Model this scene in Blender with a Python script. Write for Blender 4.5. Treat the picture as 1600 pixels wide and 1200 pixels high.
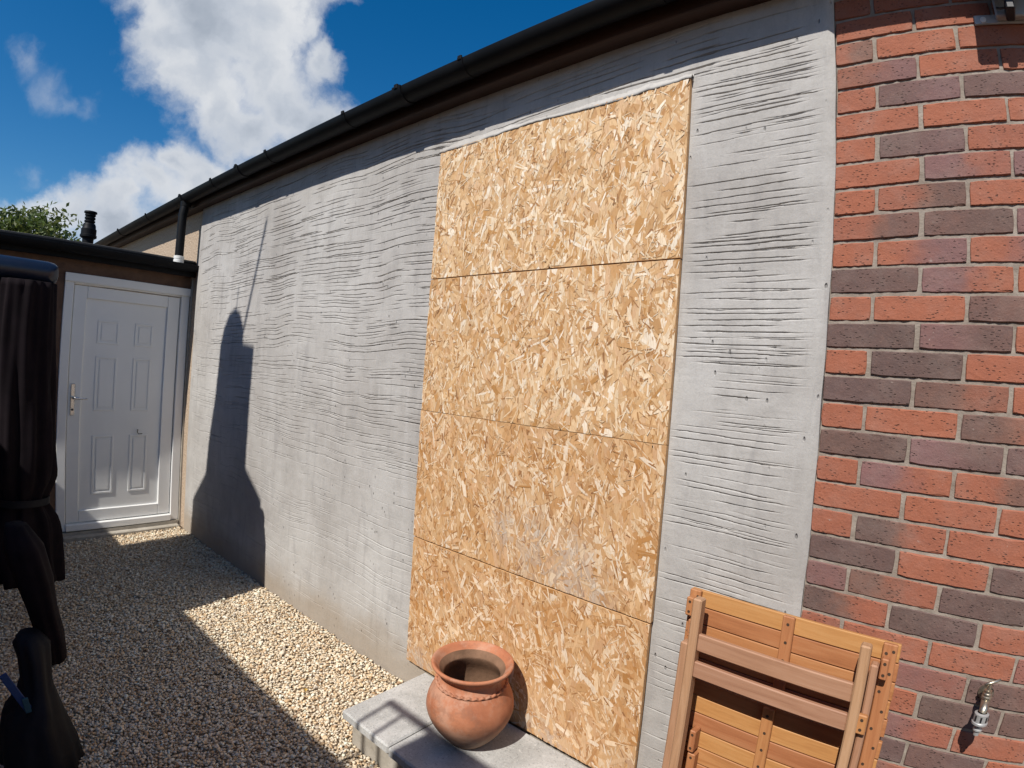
import bpy, math, random
import numpy as np
from mathutils import Vector, Matrix, Euler

for o in list(bpy.data.objects):
    bpy.data.objects.remove(o)
random.seed(11)
rng = np.random.default_rng(11)
SC = bpy.context.scene
COL = SC.collection
PI = math.pi

# ------------------------------------------------------------------ camera
cd = bpy.data.cameras.new('camera')
cam = bpy.data.objects.new('camera', cd)
COL.objects.link(cam)
RT = Vector((0.763626, 0.641657, 0.071775))
UP = Vector((-0.065346, -0.033788, 0.99729))
FW = Vector((-0.642344, 0.766247, -0.016129))
M3 = Matrix((RT, UP, -FW)).transposed()
cam.matrix_world = Matrix.Translation((0.1771, -1.7104, 1.5412)) @ M3.to_4x4()
cd.type = 'PANO'                     # the phone's ultra-wide lens bends straight lines
pc = cd if hasattr(cd, 'fisheye_polynomial_k1') else cd.cycles
pc.panorama_type = 'FISHEYE_LENS_POLYNOMIAL'
pc.fisheye_fov = PI
pc.fisheye_polynomial_k0 = 0.0
pc.fisheye_polynomial_k1 = -0.051589911
pc.fisheye_polynomial_k2 = -0.00028923935
pc.fisheye_polynomial_k3 = 7.336820e-05
pc.fisheye_polynomial_k4 = -2.0467347e-06
cd.sensor_fit = 'HORIZONTAL'
cd.sensor_width = 36.0
cd.sensor_height = 27.0
cd.clip_start = 0.02
cd.clip_end = 2000
SC.camera = cam

# ------------------------------------------------------------------ world, sun, exposure
SUNV = Vector((0.13, -1.0, 1.12)).normalized()
EXPOSURE = 0.10
SKY_STRENGTH = 0.10
world = bpy.data.worlds.new('World')
SC.world = world
world.use_nodes = True
wt = world.node_tree
wt.nodes.clear()


class NT:
    """small helper for building node trees"""
    def __init__(s, nt):
        s.nt = nt

    def n(s, typ, **kw):
        nd = s.nt.nodes.new(typ)
        for k, v in kw.items():
            setattr(nd, k, v)
        return nd

    def l(s, a, b):
        s.nt.links.new(a, b)

    def put(s, sock, v):
        if hasattr(v, 'is_output') or isinstance(v, bpy.types.NodeSocket):
            s.l(v, sock)
        else:
            sock.default_value = v

    def math(s, op, a, b=0.0, c=0.0, clamp=False):
        nd = s.n('ShaderNodeMath', operation=op)
        nd.use_clamp = clamp
        s.put(nd.inputs[0], a)
        s.put(nd.inputs[1], b)
        s.put(nd.inputs[2], c)
        return nd.outputs[0]

    def vmath(s, op, a, b=(0, 0, 0), out=0):
        nd = s.n('ShaderNodeVectorMath', operation=op)
        s.put(nd.inputs[0], a)
        s.put(nd.inputs[1], b)
        return nd.outputs[out]

    def scale(s, a, f):
        nd = s.n('ShaderNodeVectorMath', operation='SCALE')
        s.put(nd.inputs[0], a)
        s.put(nd.inputs['Scale'], f)
        return nd.outputs[0]

    def noise(s, vec, scale, detail=4.0, rough=0.55, dist=0.0, out='Fac'):
        nd = s.n('ShaderNodeTexNoise')
        s.l(vec, nd.inputs['Vector'])
        nd.inputs['Scale'].default_value = scale
        nd.inputs['Detail'].default_value = detail
        nd.inputs['Roughness'].default_value = rough
        nd.inputs['Distortion'].default_value = dist
        return nd.outputs[out]

    def ramp(s, fac, stops, interp='LINEAR'):
        nd = s.n('ShaderNodeValToRGB')
        cr = nd.color_ramp
        cr.interpolation = interp
        while len(cr.elements) < len(stops):
            cr.elements.new(0.5)
        for e, (p, c) in zip(cr.elements, stops):
            e.position = p
            e.color = tuple(c) + (1,) if len(c) == 3 else c
        s.put(nd.inputs[0], fac)
        return nd.outputs[0]

    def mix(s, fac, a, b, mode='MIX'):
        nd = s.n('ShaderNodeMix', data_type='RGBA', blend_type=mode)
        s.put(nd.inputs[0], fac)
        s.put(nd.inputs[6], a if not isinstance(a, tuple) or len(a) == 4 else a + (1,))
        s.put(nd.inputs[7], b if not isinstance(b, tuple) or len(b) == 4 else b + (1,))
        return nd.outputs[2]

    def step(s, v, lo, hi):
        nd = s.n('ShaderNodeMapRange', interpolation_type='SMOOTHSTEP')
        s.put(nd.inputs[0], v)
        nd.inputs[1].default_value = lo
        nd.inputs[2].default_value = hi
        return nd.outputs[0]


W = NT(wt)
sky = W.n('ShaderNodeTexSky', sky_type='NISHITA')
sky.sun_disc = False
sky.sun_elevation = math.asin(SUNV.z)
sky.sun_rotation = math.atan2(SUNV.x, SUNV.y)
sky.altitude = 50
sky.air_density = 1.0
sky.dust_density = 0.4
sky.ozone_density = 3.0
hs = W.n('ShaderNodeHueSaturation')
hs.inputs['Saturation'].default_value = 1.42
hs.inputs['Value'].default_value = 1.0
W.l(sky.outputs[0], hs.inputs['Color'])
tc = W.n('ShaderNodeTexCoord')
dirv = tc.outputs['Generated']
nz = W.noise(dirv, 5.0, 7.0, 0.62, out='Color')
off = W.scale(W.vmath('SUBTRACT', nz, (0.5, 0.5, 0.5)), 0.11)
nz2 = W.noise(dirv, 22.0, 5.0, 0.6, out='Color')
off2 = W.scale(W.vmath('SUBTRACT', nz2, (0.5, 0.5, 0.5)), 0.035)
wv = W.vmath('ADD', W.vmath('ADD', dirv, off), off2)
# cumulus heaps standing in the sky above the roof, each a heap of lobes: direction and angular radius
LOBES = [((-0.866, 0.219, 0.45), 0.075), ((-0.835, 0.259, 0.485), 0.12), ((-0.799, 0.33, 0.503), 0.10), ((-0.876, 0.257, 0.408), 0.085), ((-0.835, 0.336, 0.436), 0.115), ((-0.881, 0.293, 0.372), 0.075),
         ((-0.831, 0.392, 0.395), 0.075), ((-0.787, 0.417, 0.455), 0.045), ((-0.813, 0.44, 0.382), 0.06), ((-0.873, 0.343, 0.347), 0.07), ((-0.838, 0.219, 0.5), 0.09), ((-0.768, 0.316, 0.557), 0.12), ((-0.72, 0.29, 0.63), 0.12),
         ((-0.924, 0.26, 0.28), 0.048), ((-0.941, 0.231, 0.247), 0.066), ((-0.957, 0.183, 0.224), 0.066), ((-0.921, 0.29, 0.259), 0.066), ((-0.97, 0.145, 0.194), 0.062), ((-0.978, 0.113, 0.175), 0.055), ((-0.962, 0.197, 0.189), 0.08), ((-0.941, 0.263, 0.215), 0.075),
         ((-0.90, 0.36, 0.25), 0.08), ((-0.985, 0.06, 0.14), 0.06)]
best = None
for c, r in LOBES:
    c = Vector(c).normalized()
    d = W.vmath('DISTANCE', wv, tuple(c), out=1)
    v = W.math('SUBTRACT', 1.0, W.math('DIVIDE', d, r))
    best = v if best is None else W.math('SMOOTH_MAX', best, v, 0.35)
wisps = None
for c, r in [((-0.934, 0.085, 0.346), 0.045), ((-0.933, 0.142, 0.33), 0.042), ((-0.928, 0.037, 0.371), 0.038), ((-0.936, 0.11, 0.334), 0.035), ((-0.969, 0.07, 0.233), 0.03)]:
    c = Vector(c).normalized()
    v = W.math('SUBTRACT', 1.0, W.math('DIVIDE', W.vmath('DISTANCE', wv, tuple(c), out=1), r))
    wisps = v if wisps is None else W.math('MAXIMUM', wisps, v)
fb = W.noise(W.vmath('ADD', dirv, off), 11.0, 8.0, 0.56)
fb2 = W.noise(dirv, 5.0, 3.0, 0.5)
edge = W.math('ADD', best, W.math('ADD', W.math('MULTIPLY', W.math('SUBTRACT', fb, 0.5), 1.5), W.math('MULTIPLY', W.math('SUBTRACT', fb2, 0.5), 0.7)))
dens = W.step(edge, -0.02, 0.66)
densw = W.math('MULTIPLY', W.step(W.math('ADD', wisps, W.math('MULTIPLY', W.math('SUBTRACT', fb, 0.5), 2.2)), 0.15, 1.4), 0.32)
# the same fair-weather cumulus goes on round the rest of the sky
cn = W.noise(dirv, 2.6, 7.0, 0.6)
far_c = W.step(cn, 0.57, 0.70)
sepd = W.n('ShaderNodeSeparateXYZ')
W.l(dirv, sepd.inputs[0])
away = W.step(W.vmath('DISTANCE', dirv, (-0.78, 0.36, 0.46), out=1), 0.75, 1.0)
far_c = W.math('MULTIPLY', W.math('MULTIPLY', far_c, away), W.step(sepd.outputs[2], -0.02, 0.12))
cover = W.math('MAXIMUM', W.math('MAXIMUM', dens, densw), far_c)
shade = W.noise(W.vmath('ADD', W.vmath('ADD', dirv, off), (0.0, 0.02, -0.03)), 7.5, 4.0, 0.5)
core = W.step(edge, 0.25, 1.15)
lightness = W.math('ADD', W.math('SUBTRACT', 0.92, W.math('MULTIPLY', core, 0.42)), W.math('MULTIPLY', W.math('SUBTRACT', shade, 0.5), 1.15))
ccol = W.ramp(lightness, [(0.25, (0.33, 0.385, 0.47)), (0.62, (0.55, 0.60, 0.68)), (1.0, (0.80, 0.82, 0.85))])
bg_sky = W.n('ShaderNodeBackground')
W.l(hs.outputs[0], bg_sky.inputs['Color'])
bg_sky.inputs['Strength'].default_value = SKY_STRENGTH
bg_cl = W.n('ShaderNodeBackground')
W.l(ccol, bg_cl.inputs['Color'])
bg_cl.inputs['Strength'].default_value = 0.88
mixs = W.n('ShaderNodeMixShader')
W.l(cover, mixs.inputs[0])
W.l(bg_sky.outputs[0], mixs.inputs[1])
W.l(bg_cl.outputs[0], mixs.inputs[2])
wo = W.n('ShaderNodeOutputWorld')
W.l(mixs.outputs[0], wo.inputs[0])

sd = bpy.data.lights.new('sun', 'SUN')
sd.energy = 4.9
sd.angle = math.radians(0.5)
sd.color = (1.0, 0.955, 0.89)
sun = bpy.data.objects.new('sun', sd)
COL.objects.link(sun)
sun.rotation_euler = (-SUNV).to_track_quat('-Z', 'Y').to_euler()
sun.location = (2, -6, 8)

vs = SC.view_settings
vs.view_transform = 'Standard'
vs.look = 'None'
vs.exposure = EXPOSURE
vs.gamma = 1.0
vs.use_curve_mapping = False
SC.render.engine = 'CYCLES'
world.cycles.sampling_method = 'NONE'
SC.cycles.max_bounces = 5
SC.cycles.diffuse_bounces = 3

# ------------------------------------------------------------------ mesh helpers


class MB:
    def __init__(s):
        s.v = []
        s.f = []

    def add(s, vs_, fs):
        b = len(s.v)
        s.v += [tuple(p) for p in vs_]
        s.f += [tuple(b + i for i in f) for f in fs]
        return s

    def box(s, lo, hi, ch=0.0, mat=None):
        x0, y0, z0 = lo
        x1, y1, z1 = hi
        if ch <= 0:
            vs_ = [(x, y, z) for z in (z0, z1) for y in (y0, y1) for x in (x0, x1)]
            fs = [(0, 2, 3, 1), (4, 5, 7, 6), (0, 1, 5, 4), (2, 6, 7, 3), (0, 4, 6, 2), (1, 3, 7, 5)]
        else:
            vs_ = []
            idx = {}
            L = ((x0, x1), (y0, y1), (z0, z1))
            for c in range(8):
                b = (c & 1, c >> 1 & 1, c >> 2 & 1)
                for ax in range(3):       # vertex lying on the face normal to axis ax
                    p = []
                    for k in range(3):
                        e = L[k][b[k]]
                        if k != ax:
                            e += ch if b[k] == 0 else -ch
                        p.append(e)
                    idx[(c, ax)] = len(vs_)
                    vs_.append(tuple(p))
            fs = []
            for ax in range(3):
                a2, a3 = (ax + 1) % 3, (ax + 2) % 3
                for sd_ in (0, 1):
                    q = []
                    for u, w in ((0, 0), (1, 0), (1, 1), (0, 1)):
                        c = (sd_ << ax) | (u << a2) | (w << a3)
                        q.append(idx[(c, ax)])
                    fs.append(tuple(q if sd_ else q[::-1]))
            for ax in range(3):           # edges along axis ax
                a2, a3 = (ax + 1) % 3, (ax + 2) % 3
                for u in (0, 1):
                    for w in (0, 1):
                        c0 = (u << a2) | (w << a3)
                        c1 = c0 | (1 << ax)
                        q = [idx[(c0, a2)], idx[(c1, a2)], idx[(c1, a3)], idx[(c0, a3)]]
                        fs.append(tuple(q if (u != w) else q[::-1]))
            for c in range(8):
                q = [idx[(c, 0)], idx[(c, 1)], idx[(c, 2)]]
                par = (c & 1) + (c >> 1 & 1) + (c >> 2 & 1)
                fs.append(tuple(q if par % 2 else q[::-1]))
        if mat is not None:
            vs_ = [tuple(mat @ Vector(p)) for p in vs_]
        return s.add(vs_, fs)

    def tube(s, pts, rad, n=12, cap=True):
        pts = [Vector(p) for p in pts]
        rads = rad if isinstance(rad, (list, tuple)) else [rad] * len(pts)
        vs_, fs = [], []
        up = None
        for i, p in enumerate(pts):
            t = (pts[min(i + 1, len(pts) - 1)] - pts[max(i - 1, 0)]).normalized()
            if up is None:
                up = t.orthogonal().normalized()
            else:
                up = (up - t * up.dot(t)).normalized()
            sd_ = t.cross(up)
            for k in range(n):
                a = 2 * PI * k / n
                vs_.append(p + (up * math.cos(a) + sd_ * math.sin(a)) * rads[i])
        for i in range(len(pts) - 1):
            for k in range(n):
                k2 = (k + 1) % n
                fs.append((i * n + k, i * n + k2, (i + 1) * n + k2, (i + 1) * n + k))
        if cap:
            fs.append(tuple(range(n))[::-1])
            fs.append(tuple((len(pts) - 1) * n + k for k in range(n)))
        return s.add(vs_, fs)

    def lathe(s, prof, n=48, c=(0, 0, 0), wob=None):
        vs_, fs = [], []
        for j, (r, z) in enumerate(prof):
            for k in range(n):
                a = 2 * PI * k / n
                rr = r * (1 + (wob(a, z) if wob else 0))
                vs_.append((c[0] + rr * math.cos(a), c[1] + rr * math.sin(a), c[2] + z))
        for j in range(len(prof) - 1):
            for k in range(n):
                k2 = (k + 1) % n
                fs.append((j * n + k, j * n + k2, (j + 1) * n + k2, (j + 1) * n + k))
        return s.add(vs_, fs)

    def extrude(s, poly, axis, a, b):
        """poly: list of 2D points in the plane normal to axis ('x': (y,z), 'y': (x,z), 'z': (x,y))"""
        n = len(poly)

        def p3(q, t):
            if axis == 'x':
                return (t, q[0], q[1])
            if axis == 'y':
                return (q[0], t, q[1])
            return (q[0], q[1], t)
        vs_ = [p3(q, a) for q in poly] + [p3(q, b) for q in poly]
        fs = [(i, (i + 1) % n, n + (i + 1) % n, n + i) for i in range(n)]
        fs += [tuple(range(n))[::-1], tuple(range(n, 2 * n))]
        return s.add(vs_, fs)

    def build(s, name, mat, parent=None, smooth=False, sharp=None):
        me = bpy.data.meshes.new(name)
        me.from_pydata(s.v, [], s.f)
        import bmesh
        bm = bmesh.new()
        bm.from_mesh(me)
        bmesh.ops.recalc_face_normals(bm, faces=bm.faces)
        bm.to_mesh(me)
        bm.free()
        if smooth:
            me.polygons.foreach_set('use_smooth', [True] * len(me.polygons))
            if sharp:
                me.set_sharp_from_angle(angle=math.radians(sharp))
        me.materials.append(mat)
        o = bpy.data.objects.new(name, me)
        COL.objects.link(o)
        o.parent = parent
        return o


def np_mesh(name, V, F, mat, parent=None, colors=None):
    """V (n,3), F (m,k) numpy arrays"""
    me = bpy.data.meshes.new(name)
    m, k = F.shape
    me.vertices.add(len(V))
    me.vertices.foreach_set('co', np.asarray(V, np.float32).ravel())
    me.loops.add(m * k)
    me.loops.foreach_set('vertex_index', np.asarray(F, np.int32).ravel())
    me.polygons.add(m)
    me.polygons.foreach_set('loop_start', np.arange(0, m * k, k, dtype=np.int32))
    me.polygons.foreach_set('loop_total', np.full(m, k, np.int32))
    if colors is not None:
        at = me.attributes.new('tint', 'FLOAT_COLOR', 'POINT')
        at.data.foreach_set('color', np.asarray(colors, np.float32).ravel())
    me.update(calc_edges=True)
    me.validate()
    me.materials.append(mat)
    o = bpy.data.objects.new(name, me)
    COL.objects.link(o)
    o.parent = parent
    return o


def empty(name, loc=(0, 0, 0), rot=(0, 0, 0)):
    o = bpy.data.objects.new(name, None)
    o.empty_display_size = 0.1
    COL.objects.link(o)
    o.location = loc
    o.rotation_euler = rot
    return o


def tag(o, label=None, cat=None, group=None, kind=None):
    if label:
        o['label'] = label
    if cat:
        o['category'] = cat
    if group:
        o['group'] = group
    if kind:
        o['kind'] = kind
    return o


def link_copy(src, name, parent, loc=(0, 0, 0)):
    o = bpy.data.objects.new(name, src.data)
    COL.objects.link(o)
    o.parent = parent
    o.location = loc
    return o

# ------------------------------------------------------------------ materials


def new_mat(name):
    m = bpy.data.materials.new(name)
    m.use_nodes = True
    nt = m.node_tree
    b = nt.nodes['Principled BSDF']
    return m, NT(nt), b


def bump(T, b, h, strength, dist):
    nd = T.n('ShaderNodeBump')
    nd.inputs['Strength'].default_value = strength
    nd.inputs['Distance'].default_value = dist
    T.l(h, nd.inputs['Height'])
    T.l(nd.outputs[0], b.inputs['Normal'])


def plain(name, c1, c2, scale=8.0, rough=0.6, bs=0.3, bd=0.002, bscale=60.0, metal=0.0, spec=0.5, stretch=None, detail=5.0):
    m, T, b = new_mat(name)
    tcn = T.n('ShaderNodeTexCoord')
    vec = tcn.outputs['Object']
    if stretch:
        vec = T.vmath('MULTIPLY', vec, stretch)
    f = T.noise(vec, scale, detail, 0.6)
    T.l(T.ramp(f, [(0.3, c1), (0.7, c2)]), b.inputs['Base Color'])
    rv = T.math('ADD', rough - 0.08, T.math('MULTIPLY', T.noise(vec, scale * 2.3, 3.0), 0.16))
    T.l(rv, b.inputs['Roughness'])
    b.inputs['Metallic'].default_value = metal
    b.inputs['Specular IOR Level'].default_value = spec
    if bs > 0:
        bump(T, b, T.noise(vec, bscale, 5.0, 0.6), bs, bd)
    return m


def m_render():
    m, T, b = new_mat('cement_render')
    tcn = T.n('ShaderNodeTexCoord')
    v = tcn.outputs['Object']
    big = T.noise(v, 1.3, 6.0, 0.62)
    base = T.ramp(big, [(0.28, (0.33, 0.305, 0.28)), (0.5, (0.44, 0.42, 0.395)), (0.72, (0.52, 0.505, 0.48))])
    mid = T.noise(v, 9.0, 7.0, 0.7)
    base = T.mix(T.math('MULTIPLY', T.step(mid, 0.48, 0.72), 0.38), base, (0.29, 0.275, 0.255))
    base = T.mix(T.math('MULTIPLY', T.step(T.noise(v, 120.0, 4.0, 0.75), 0.5, 0.75), 0.30), base, (0.24, 0.225, 0.21))
    # trowel drag: long vertical and slanting streaks
    sv = T.vmath('MULTIPLY', v, (9.0, 1.0, 1.6))
    st = T.noise(sv, 1.5, 6.0, 0.65, 0.6)
    base = T.mix(T.math('MULTIPLY', T.step(st, 0.50, 0.72), 0.45), base, (0.285, 0.27, 0.26))
    base = T.mix(T.math('MULTIPLY', T.step(st, 0.46, 0.28), 0.25), base, (0.56, 0.545, 0.53))
    # small nicks and pits left by the float
    pv = T.vmath('MULTIPLY', v, (30.0, 1.0, 13.0))
    pit = T.n('ShaderNodeTexVoronoi')
    T.l(pv, pit.inputs['Vector'])
    pit.inputs['Scale'].default_value = 1.0
    pmask = T.math('MULTIPLY', T.step(pit.outputs['Distance'], 0.13, 0.05), T.step(T.noise(v, 4.0, 3.0), 0.46, 0.56))
    base = T.mix(T.math('MULTIPLY', pmask, 0.6), base, (0.16, 0.15, 0.14))
    # earthy splash stain along the foot of the wall
    sp = T.n('ShaderNodeSeparateXYZ')
    T.l(v, sp.inputs[0])
    hgt = T.math('ADD', sp.outputs[2], T.math('MULTIPLY', T.math('SUBTRACT', T.noise(v, 3.2, 5.0), 0.5), 0.34))
    base = T.mix(T.math('MULTIPLY', T.step(hgt, 0.30, 0.06), 0.62), base, (0.30, 0.235, 0.165))
    T.l(base, b.inputs['Base Color'])
    b.inputs['Roughness'].default_value = 0.85
    b.inputs['Specular IOR Level'].default_value = 0.25
    h = T.math('ADD', T.math('MULTIPLY', T.noise(v, 90.0, 6.0, 0.7), 0.35), T.math('SUBTRACT', T.math('MULTIPLY', T.noise(sv, 3.0, 5.0), 0.8), T.math('MULTIPLY', pmask, 1.3)))
    bump(T, b, h, 0.8, 0.005)
    return m


def m_brick():
    m, T, b = new_mat('brick_clay')
    oi = T.n('ShaderNodeObjectInfo')
    tcn = T.n('ShaderNodeTexCoord')
    v = tcn.outputs['Object']
    vv = T.vmath('ADD', v, T.scale(oi.outputs['Location'], 7.0))

    def attr(nm):
        a = T.n('ShaderNodeAttribute', attribute_type='OBJECT')
        a.attribute_name = nm
        return a.outputs['Fac']
    sp = T.n('ShaderNodeSeparateXYZ')
    T.l(v, sp.inputs[0])
    t = T.step(T.math('ADD', sp.outputs[0], T.math('MULTIPLY', T.math('SUBTRACT', T.noise(vv, 14.0, 5.0), 0.5), 0.16)), -0.06, 0.06)
    ta, tb = attr('tone_start'), attr('tone_end')
    tone = T.math('ADD', ta, T.math('MULTIPLY', t, T.math('SUBTRACT', tb, ta)))
    tone = T.math('ADD', tone, T.math('MULTIPLY', T.math('SUBTRACT', T.noise(vv, 34.0, 6.0, 0.7), 0.5), 0.42))
    colr = T.ramp(tone, [(0.0, (0.345, 0.118, 0.066)), (0.2, (0.30, 0.108, 0.066)), (0.5, (0.205, 0.100, 0.072)), (0.8, (0.145, 0.086, 0.071)), (1.0, (0.118, 0.077, 0.067))])
    pa, pb = attr('purple_start'), attr('purple_end')
    pur = T.math('ADD', pa, T.math('MULTIPLY', t, T.math('SUBTRACT', pb, pa)))
    colr = T.mix(T.math('MULTIPLY', pur, 0.6), colr, (0.205, 0.115, 0.125))
    # drag marks, dark pits, pale mortar smears
    sv = T.vmath('MULTIPLY', vv, (1.0, 1.0, 2.2))
    vo = T.n('ShaderNodeTexVoronoi')
    T.l(sv, vo.inputs['Vector'])
    vo.inputs['Scale'].default_value = 75.0
    spk = T.math('MULTIPLY', T.step(vo.outputs['Distance'], 0.30, 0.16), T.step(T.noise(vv, 26.0, 2.0), 0.47, 0.56))
    colr = T.mix(T.math('MULTIPLY', spk, 0.7), colr, (0.055, 0.035, 0.03))
    fine = T.noise(vv, 160.0, 4.0, 0.7)
    colr = T.mix(T.math('MULTIPLY', T.step(fine, 0.55, 0.8), 0.22), colr, (0.55, 0.33, 0.22))
    sm = T.math('MULTIPLY', T.step(T.noise(vv, 40.0, 6.0, 0.7), 0.66, 0.76), 0.45)
    colr = T.mix(sm, colr, (0.45, 0.41, 0.37))
    colr = T.mix(T.math('MULTIPLY', T.step(T.noise(vv, 9.0, 6.0, 0.65), 0.42, 0.75), 0.18), colr, (0.36, 0.29, 0.25))
    T.l(colr, b.inputs['Base Color'])
    b.inputs['Roughness'].default_value = 0.8
    b.inputs['Specular IOR Level'].default_value = 0.3
    bump(T, b, T.math('SUBTRACT', T.math('ADD', T.math('MULTIPLY', fine, 0.5), T.noise(vv, 25.0, 4.0)), T.math('MULTIPLY', spk, 0.9)), 0.85, 0.004)
    return m


def m_osb():
    m, T, b = new_mat('osb_strand')
    a = T.n('ShaderNodeAttribute')
    a.attribute_name = 'tint'
    tcn = T.n('ShaderNodeTexCoord')
    v = tcn.outputs['Object']
    gr = T.noise(T.vmath('MULTIPLY', v, (260.0, 1.0, 40.0)), 1.0, 4.0, 0.65)
    c = T.mix(T.math('MULTIPLY', T.step(gr, 0.42, 0.62), 0.30), a.outputs['Color'], (0.38, 0.20, 0.075), 'MIX')
    T.l(c, b.inputs['Base Color'])
    b.inputs['Roughness'].default_value = 0.62
    b.inputs['Specular IOR Level'].default_value = 0.3
    bump(T, b, gr, 0.35, 0.0012)
    return m


def m_tint(name, rough=0.75, bs=0.3, sc=300.0, amt=0.25):
    m, T, b = new_mat(name)
    a = T.n('ShaderNodeAttribute')
    a.attribute_name = 'tint'
    tcn = T.n('ShaderNodeTexCoord')
    f = T.noise(tcn.outputs['Object'], sc, 4.0, 0.7)
    T.l(T.mix(T.math('MULTIPLY', f, amt), a.outputs['Color'], (0.16, 0.12, 0.09)), b.inputs['Base Color'])
    b.inputs['Roughness'].default_value = rough
    b.inputs['Specular IOR Level'].default_value = 0.3
    bump(T, b, f, bs, 0.002)
    return m


def m_leaf():
    m, T, b = new_mat('leaf')
    a = T.n('ShaderNodeAttribute')
    a.attribute_name = 'tint'
    T.l(a.outputs['Color'], b.inputs['Base Color'])
    b.inputs['Roughness'].default_value = 0.55
    tr = T.n('ShaderNodeBsdfTranslucent')
    T.l(a.outputs['Color'], tr.inputs['Color'])
    mx = T.n('ShaderNodeMixShader')
    mx.inputs[0].default_value = 0.35
    T.l(b.outputs[0], mx.inputs[1])
    T.l(tr.outputs[0], mx.inputs[2])
    T.l(mx.outputs[0], T.nt.nodes['Material Output'].inputs[0])
    return m


def m_wood(name, c1, c2, c3, along=0):
    m, T, b = new_mat(name)
    oi = T.n('ShaderNodeObjectInfo')
    tcn = T.n('ShaderNodeTexCoord')
    v = T.vmath('ADD', tcn.outputs['Object'], T.scale(oi.outputs['Location'], 3.1))
    s = [26.0, 26.0, 26.0]
    s[along] = 1.6
    sv = T.vmath('MULTIPLY', v, tuple(s))
    g = T.noise(sv, 2.2, 7.0, 0.72, 0.6)
    base = T.ramp(g, [(0.25, c1), (0.5, c2), (0.78, c3)])
    hv = T.n('ShaderNodeHueSaturation')
    T.l(base, hv.inputs['Color'])
    T.l(T.math('ADD', 0.84, T.math('MULTIPLY', oi.outputs['Random'], 0.28)), hv.inputs['Value'])
    T.l(T.math('ADD', 0.488, T.math('MULTIPLY', oi.outputs['Random'], 0.02)), hv.inputs['Hue'])
    T.l(hv.outputs[0], b.inputs['Base Color'])
    T.l(T.math('ADD', 0.42, T.math('MULTIPLY', g, 0.25)), b.inputs['Roughness'])
    bump(T, b, g, 0.25, 0.001)
    return m


def m_slab():
    m, T, b = new_mat('concrete_slab')
    tcn = T.n('ShaderNodeTexCoord')
    v = tcn.outputs['Object']
    big = T.noise(v, 6.0, 6.0, 0.65)
    c = T.ramp(big, [(0.36, (0.36, 0.355, 0.335)), (0.64, (0.52, 0.51, 0.485))])
    f = T.noise(v, 130.0, 4.0, 0.8)
    c = T.mix(T.math('MULTIPLY', T.step(f, 0.54, 0.64), 0.6), c, (0.14, 0.14, 0.135))
    c = T.mix(T.math('MULTIPLY', T.step(T.noise(v, 90.0, 3.0, 0.8), 0.56, 0.66), 0.55), c, (0.62, 0.61, 0.58))
    T.l(c, b.inputs['Base Color'])
    b.inputs['Roughness'].default_value = 0.88
    b.inputs['Specular IOR Level'].default_value = 0.25
    bump(T, b, T.math('ADD', f, T.noise(v, 60.0, 5.0)), 0.5, 0.003)
    return m


def m_terracotta():
    m, T, b = new_mat('terracotta')
    tcn = T.n('ShaderNodeTexCoord')
    v = tcn.outputs['Object']
    f = T.noise(v, 7.0, 6.0, 0.6, 0.3)
    c = T.ramp(f, [(0.33, (0.31, 0.105, 0.050)), (0.5, (0.43, 0.16, 0.078)), (0.66, (0.48, 0.205, 0.11))])
    rings = T.noise(T.vmath('MULTIPLY', v, (2.0, 2.0, 90.0)), 1.0, 4.0, 0.6)
    c = T.mix(T.math('MULTIPLY', T.step(rings, 0.55, 0.75), 0.22), c, (0.58, 0.30, 0.18))
    sp = T.n('ShaderNodeSeparateXYZ')
    T.l(v, sp.inputs[0])
    # grey-green algae and soil staining towards the foot
    foot = T.step(T.math('ADD', sp.outputs[2], T.math('MULTIPLY', T.math('SUBTRACT', f, 0.5), 0.14)), 0.17, 0.03)
    c = T.mix(T.math('MULTIPLY', foot, 0.9), c, (0.20, 0.14, 0.085))
    pale = T.math('MULTIPLY', T.step(T.noise(v, 9.0, 7.0, 0.7), 0.46, 0.62), 0.40)
    c = T.mix(pale, c, (0.50, 0.34, 0.25))
    dk = T.math('MULTIPLY', T.step(T.noise(T.vmath('ADD', v, (3.1, 1.7, 0.4)), 16.0, 7.0, 0.75), 0.50, 0.64), 0.45)
    c = T.mix(dk, c, (0.24, 0.115, 0.07))
    T.l(c, b.inputs['Base Color'])
    b.inputs['Roughness'].default_value = 0.72
    b.inputs['Specular IOR Level'].default_value = 0.35
    bump(T, b, T.math('ADD', T.math('MULTIPLY', rings, 0.7), T.noise(v, 70.0, 5.0, 0.7)), 0.3, 0.002)
    return m


M_RENDER = m_render()
M_BRICK = m_brick()
M_MORTAR = plain('mortar', (0.22, 0.18, 0.145), (0.36, 0.31, 0.26), 22.0, 0.9, 0.7, 0.003, 140.0, spec=0.2)
M_OSB = m_osb()
M_OSBBASE = plain('osb_core', (0.40, 0.20, 0.08), (0.62, 0.38, 0.18), 60.0, 0.7, 0.4, 0.002, 200.0)
M_STONE = m_tint('gravel_stone', 0.85, 0.3, 250.0, 0.16)
M_GROUND = plain('gravel_bed', (0.28, 0.20, 0.13), (0.52, 0.42, 0.30), 70.0, 0.95, 1.0, 0.02, 60.0, spec=0.2)
M_BLACKPVC = plain('black_pvc', (0.003, 0.0035, 0.0045), (0.007, 0.0075, 0.009), 6.0, 0.55, 0.1, 0.001, 40.0, spec=0.16)
M_BROWNWOOD = plain('brown_fascia', (0.030, 0.013, 0.007), (0.055, 0.024, 0.012), 5.0, 0.6, 0.3, 0.002, 50.0, stretch=(0.3, 4, 4))
M_ROUGHCAST = plain('roughcast', (0.36, 0.26, 0.18), (0.56, 0.45, 0.34), 60.0, 0.95, 1.0, 0.012, 55.0, spec=0.2)
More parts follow.
